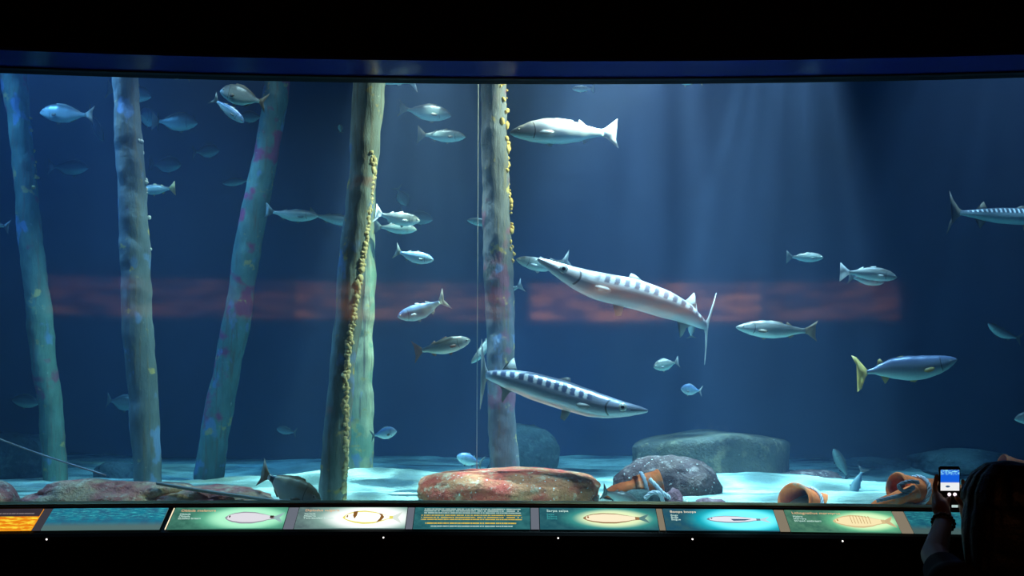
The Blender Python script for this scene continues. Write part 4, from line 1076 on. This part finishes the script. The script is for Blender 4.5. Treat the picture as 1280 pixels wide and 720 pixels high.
# ------------------------------------------------------------ lights
def spot(name, loc, target, power, col, angle=60, blend=.6, size=.15, caustic=0):
    li = bpy.data.lights.new(name, 'SPOT'); li.energy = power; li.color = col; li.spot_size = R2(angle); li.spot_blend = blend; li.shadow_soft_size = size
    if caustic:
        li.shadow_soft_size = .018; li.use_nodes = True; t = li.node_tree; em = t.nodes['Emission']
        tc = t.nodes.new('ShaderNodeTexCoord'); nz = t.nodes.new('ShaderNodeTexNoise'); nz.inputs['Scale'].default_value = 5; nz.inputs['Detail'].default_value = 1
        vo = t.nodes.new('ShaderNodeTexVoronoi'); vo.feature = 'F1'; vo.inputs['Scale'].default_value = caustic
        ad = t.nodes.new('ShaderNodeMix'); ad.data_type = 'VECTOR'; ad.inputs[0].default_value = .12
        t.links.new(tc.outputs['Normal'], ad.inputs[4]); t.links.new(tc.outputs['Normal'], nz.inputs['Vector']); t.links.new(nz.outputs['Color'], ad.inputs[5])
        t.links.new(ad.outputs[1], vo.inputs['Vector'])
        mr = t.nodes.new('ShaderNodeMapRange'); mr.interpolation_type = 'SMOOTHSTEP'; mr.inputs[1].default_value = .2; mr.inputs[2].default_value = .75; mr.inputs[3].default_value = .3; mr.inputs[4].default_value = 3.2
        t.links.new(vo.outputs['Distance'], mr.inputs[0]); t.links.new(mr.outputs[0], em.inputs['Strength'])
    o = bpy.data.objects.new(name, li); COL.objects.link(o); o.location = loc
    o.rotation_euler = (Vector(target)-Vector(loc)).to_track_quat('-Z', 'Y').to_euler()
    return o
CW = (.92, .97, 1.0)
spot('tank_lamp_centre', (.95, 5.55, 5.5), (.85, 5.75, 1), 1200, CW, 44, .8, .08, 13)
spot('tank_lamp_left_centre', (-.62, 6.25, 5.5), (-.72, 6.2, 1), 1450, (1, .96, .85), 34, .9, .08, 13)
spot('tank_lamp_right_centre', (2.0, 6.3, 5.5), (1.75, 6.3, 1), 1200, CW, 36, .9, .08, 13)
spot('tank_lamp_haze', (.5, 7.4, 5.5), (.35, 7.6, 1), 300, (.75, .9, 1), 60, 1, .1, 10)
spot('added_fill_front', (.75, 5.1, 5.3), (.6, 5.65, 2.2), 1150, CW, 36, 1, .12)  # added unseen spot, brightens the barracuda from the front
spot('added_fill_front_left', (-1.7, 5.1, 5.2), (-1.7, 6.2, 2.4), 130, (.8, .95, 1), 66, 1, .12)  # added unseen fill for the fish on the left
spot('tank_lamp_far_left', (-3.0, 6.0, 5.5), (-2.6, 6.3, 1.2), 260, (.5, .75, 1), 60, .9, .1, 12)
spot('tank_lamp_far_right', (3.4, 5.8, 5.5), (3.2, 6.2, 1.2), 300, (.65, .8, 1), 60, .9, .1, 12)
spot('tank_lamp_warm', (1.9, 5.75, 4.9), (-1.2, 6.0, 2.6), 1700, (1, .80, .5), 36, .7, .06)
spot('added_rim_spot', (-1.5, 6.6, 5.3), (-2.6, 6.3, 2.7), 260, (1, .95, .9), 40, .9, .06)  # added unseen spot, puts a white rim on the second pole
spot('tank_lamp_blue', (-4.6, 6.0, 5.2), (-2.4, 6.4, 2.4), 520, (.2, .5, 1), 60, .7, .08)

w = bpy.data.worlds.new('dark'); bpy.context.scene.world = w; w.use_nodes = True
w.node_tree.nodes['Background'].inputs[0].default_value = (.001, .001, .0015, 1)
w.node_tree.nodes['Background'].inputs[1].default_value = 1

# ------------------------------------------------------------ camera
cd = bpy.data.cameras.new('camera'); cam = bpy.data.objects.new('camera', cd); COL.objects.link(cam)
cd.sensor_width = 36; cd.lens = 36*F/1280; cd.shift_y = (HY-360)/1280; cd.clip_start = .05; cd.clip_end = 60
cam.location = (0, 0, CZ)
cam.matrix_world = Matrix.Translation((0, 0, CZ)) @ Matrix.Rotation(math.pi/2, 4, 'X') @ Matrix.Rotation(ROLL, 4, 'Z')
sc = bpy.context.scene; sc.camera = cam
sc.view_settings.view_transform = 'Standard'; sc.view_settings.look = 'None'; sc.view_settings.gamma = 1; sc.view_settings.exposure = 0
sc.view_settings.use_curve_mapping = False
c = sc.cycles
c.use_denoising = True; c.max_bounces = 8; c.diffuse_bounces = 3; c.glossy_bounces = 3; c.transparent_max_bounces = 12; c.volume_bounces = 1
c.sample_clamp_indirect = 3; c.caustics_reflective = False; c.caustics_refractive = False
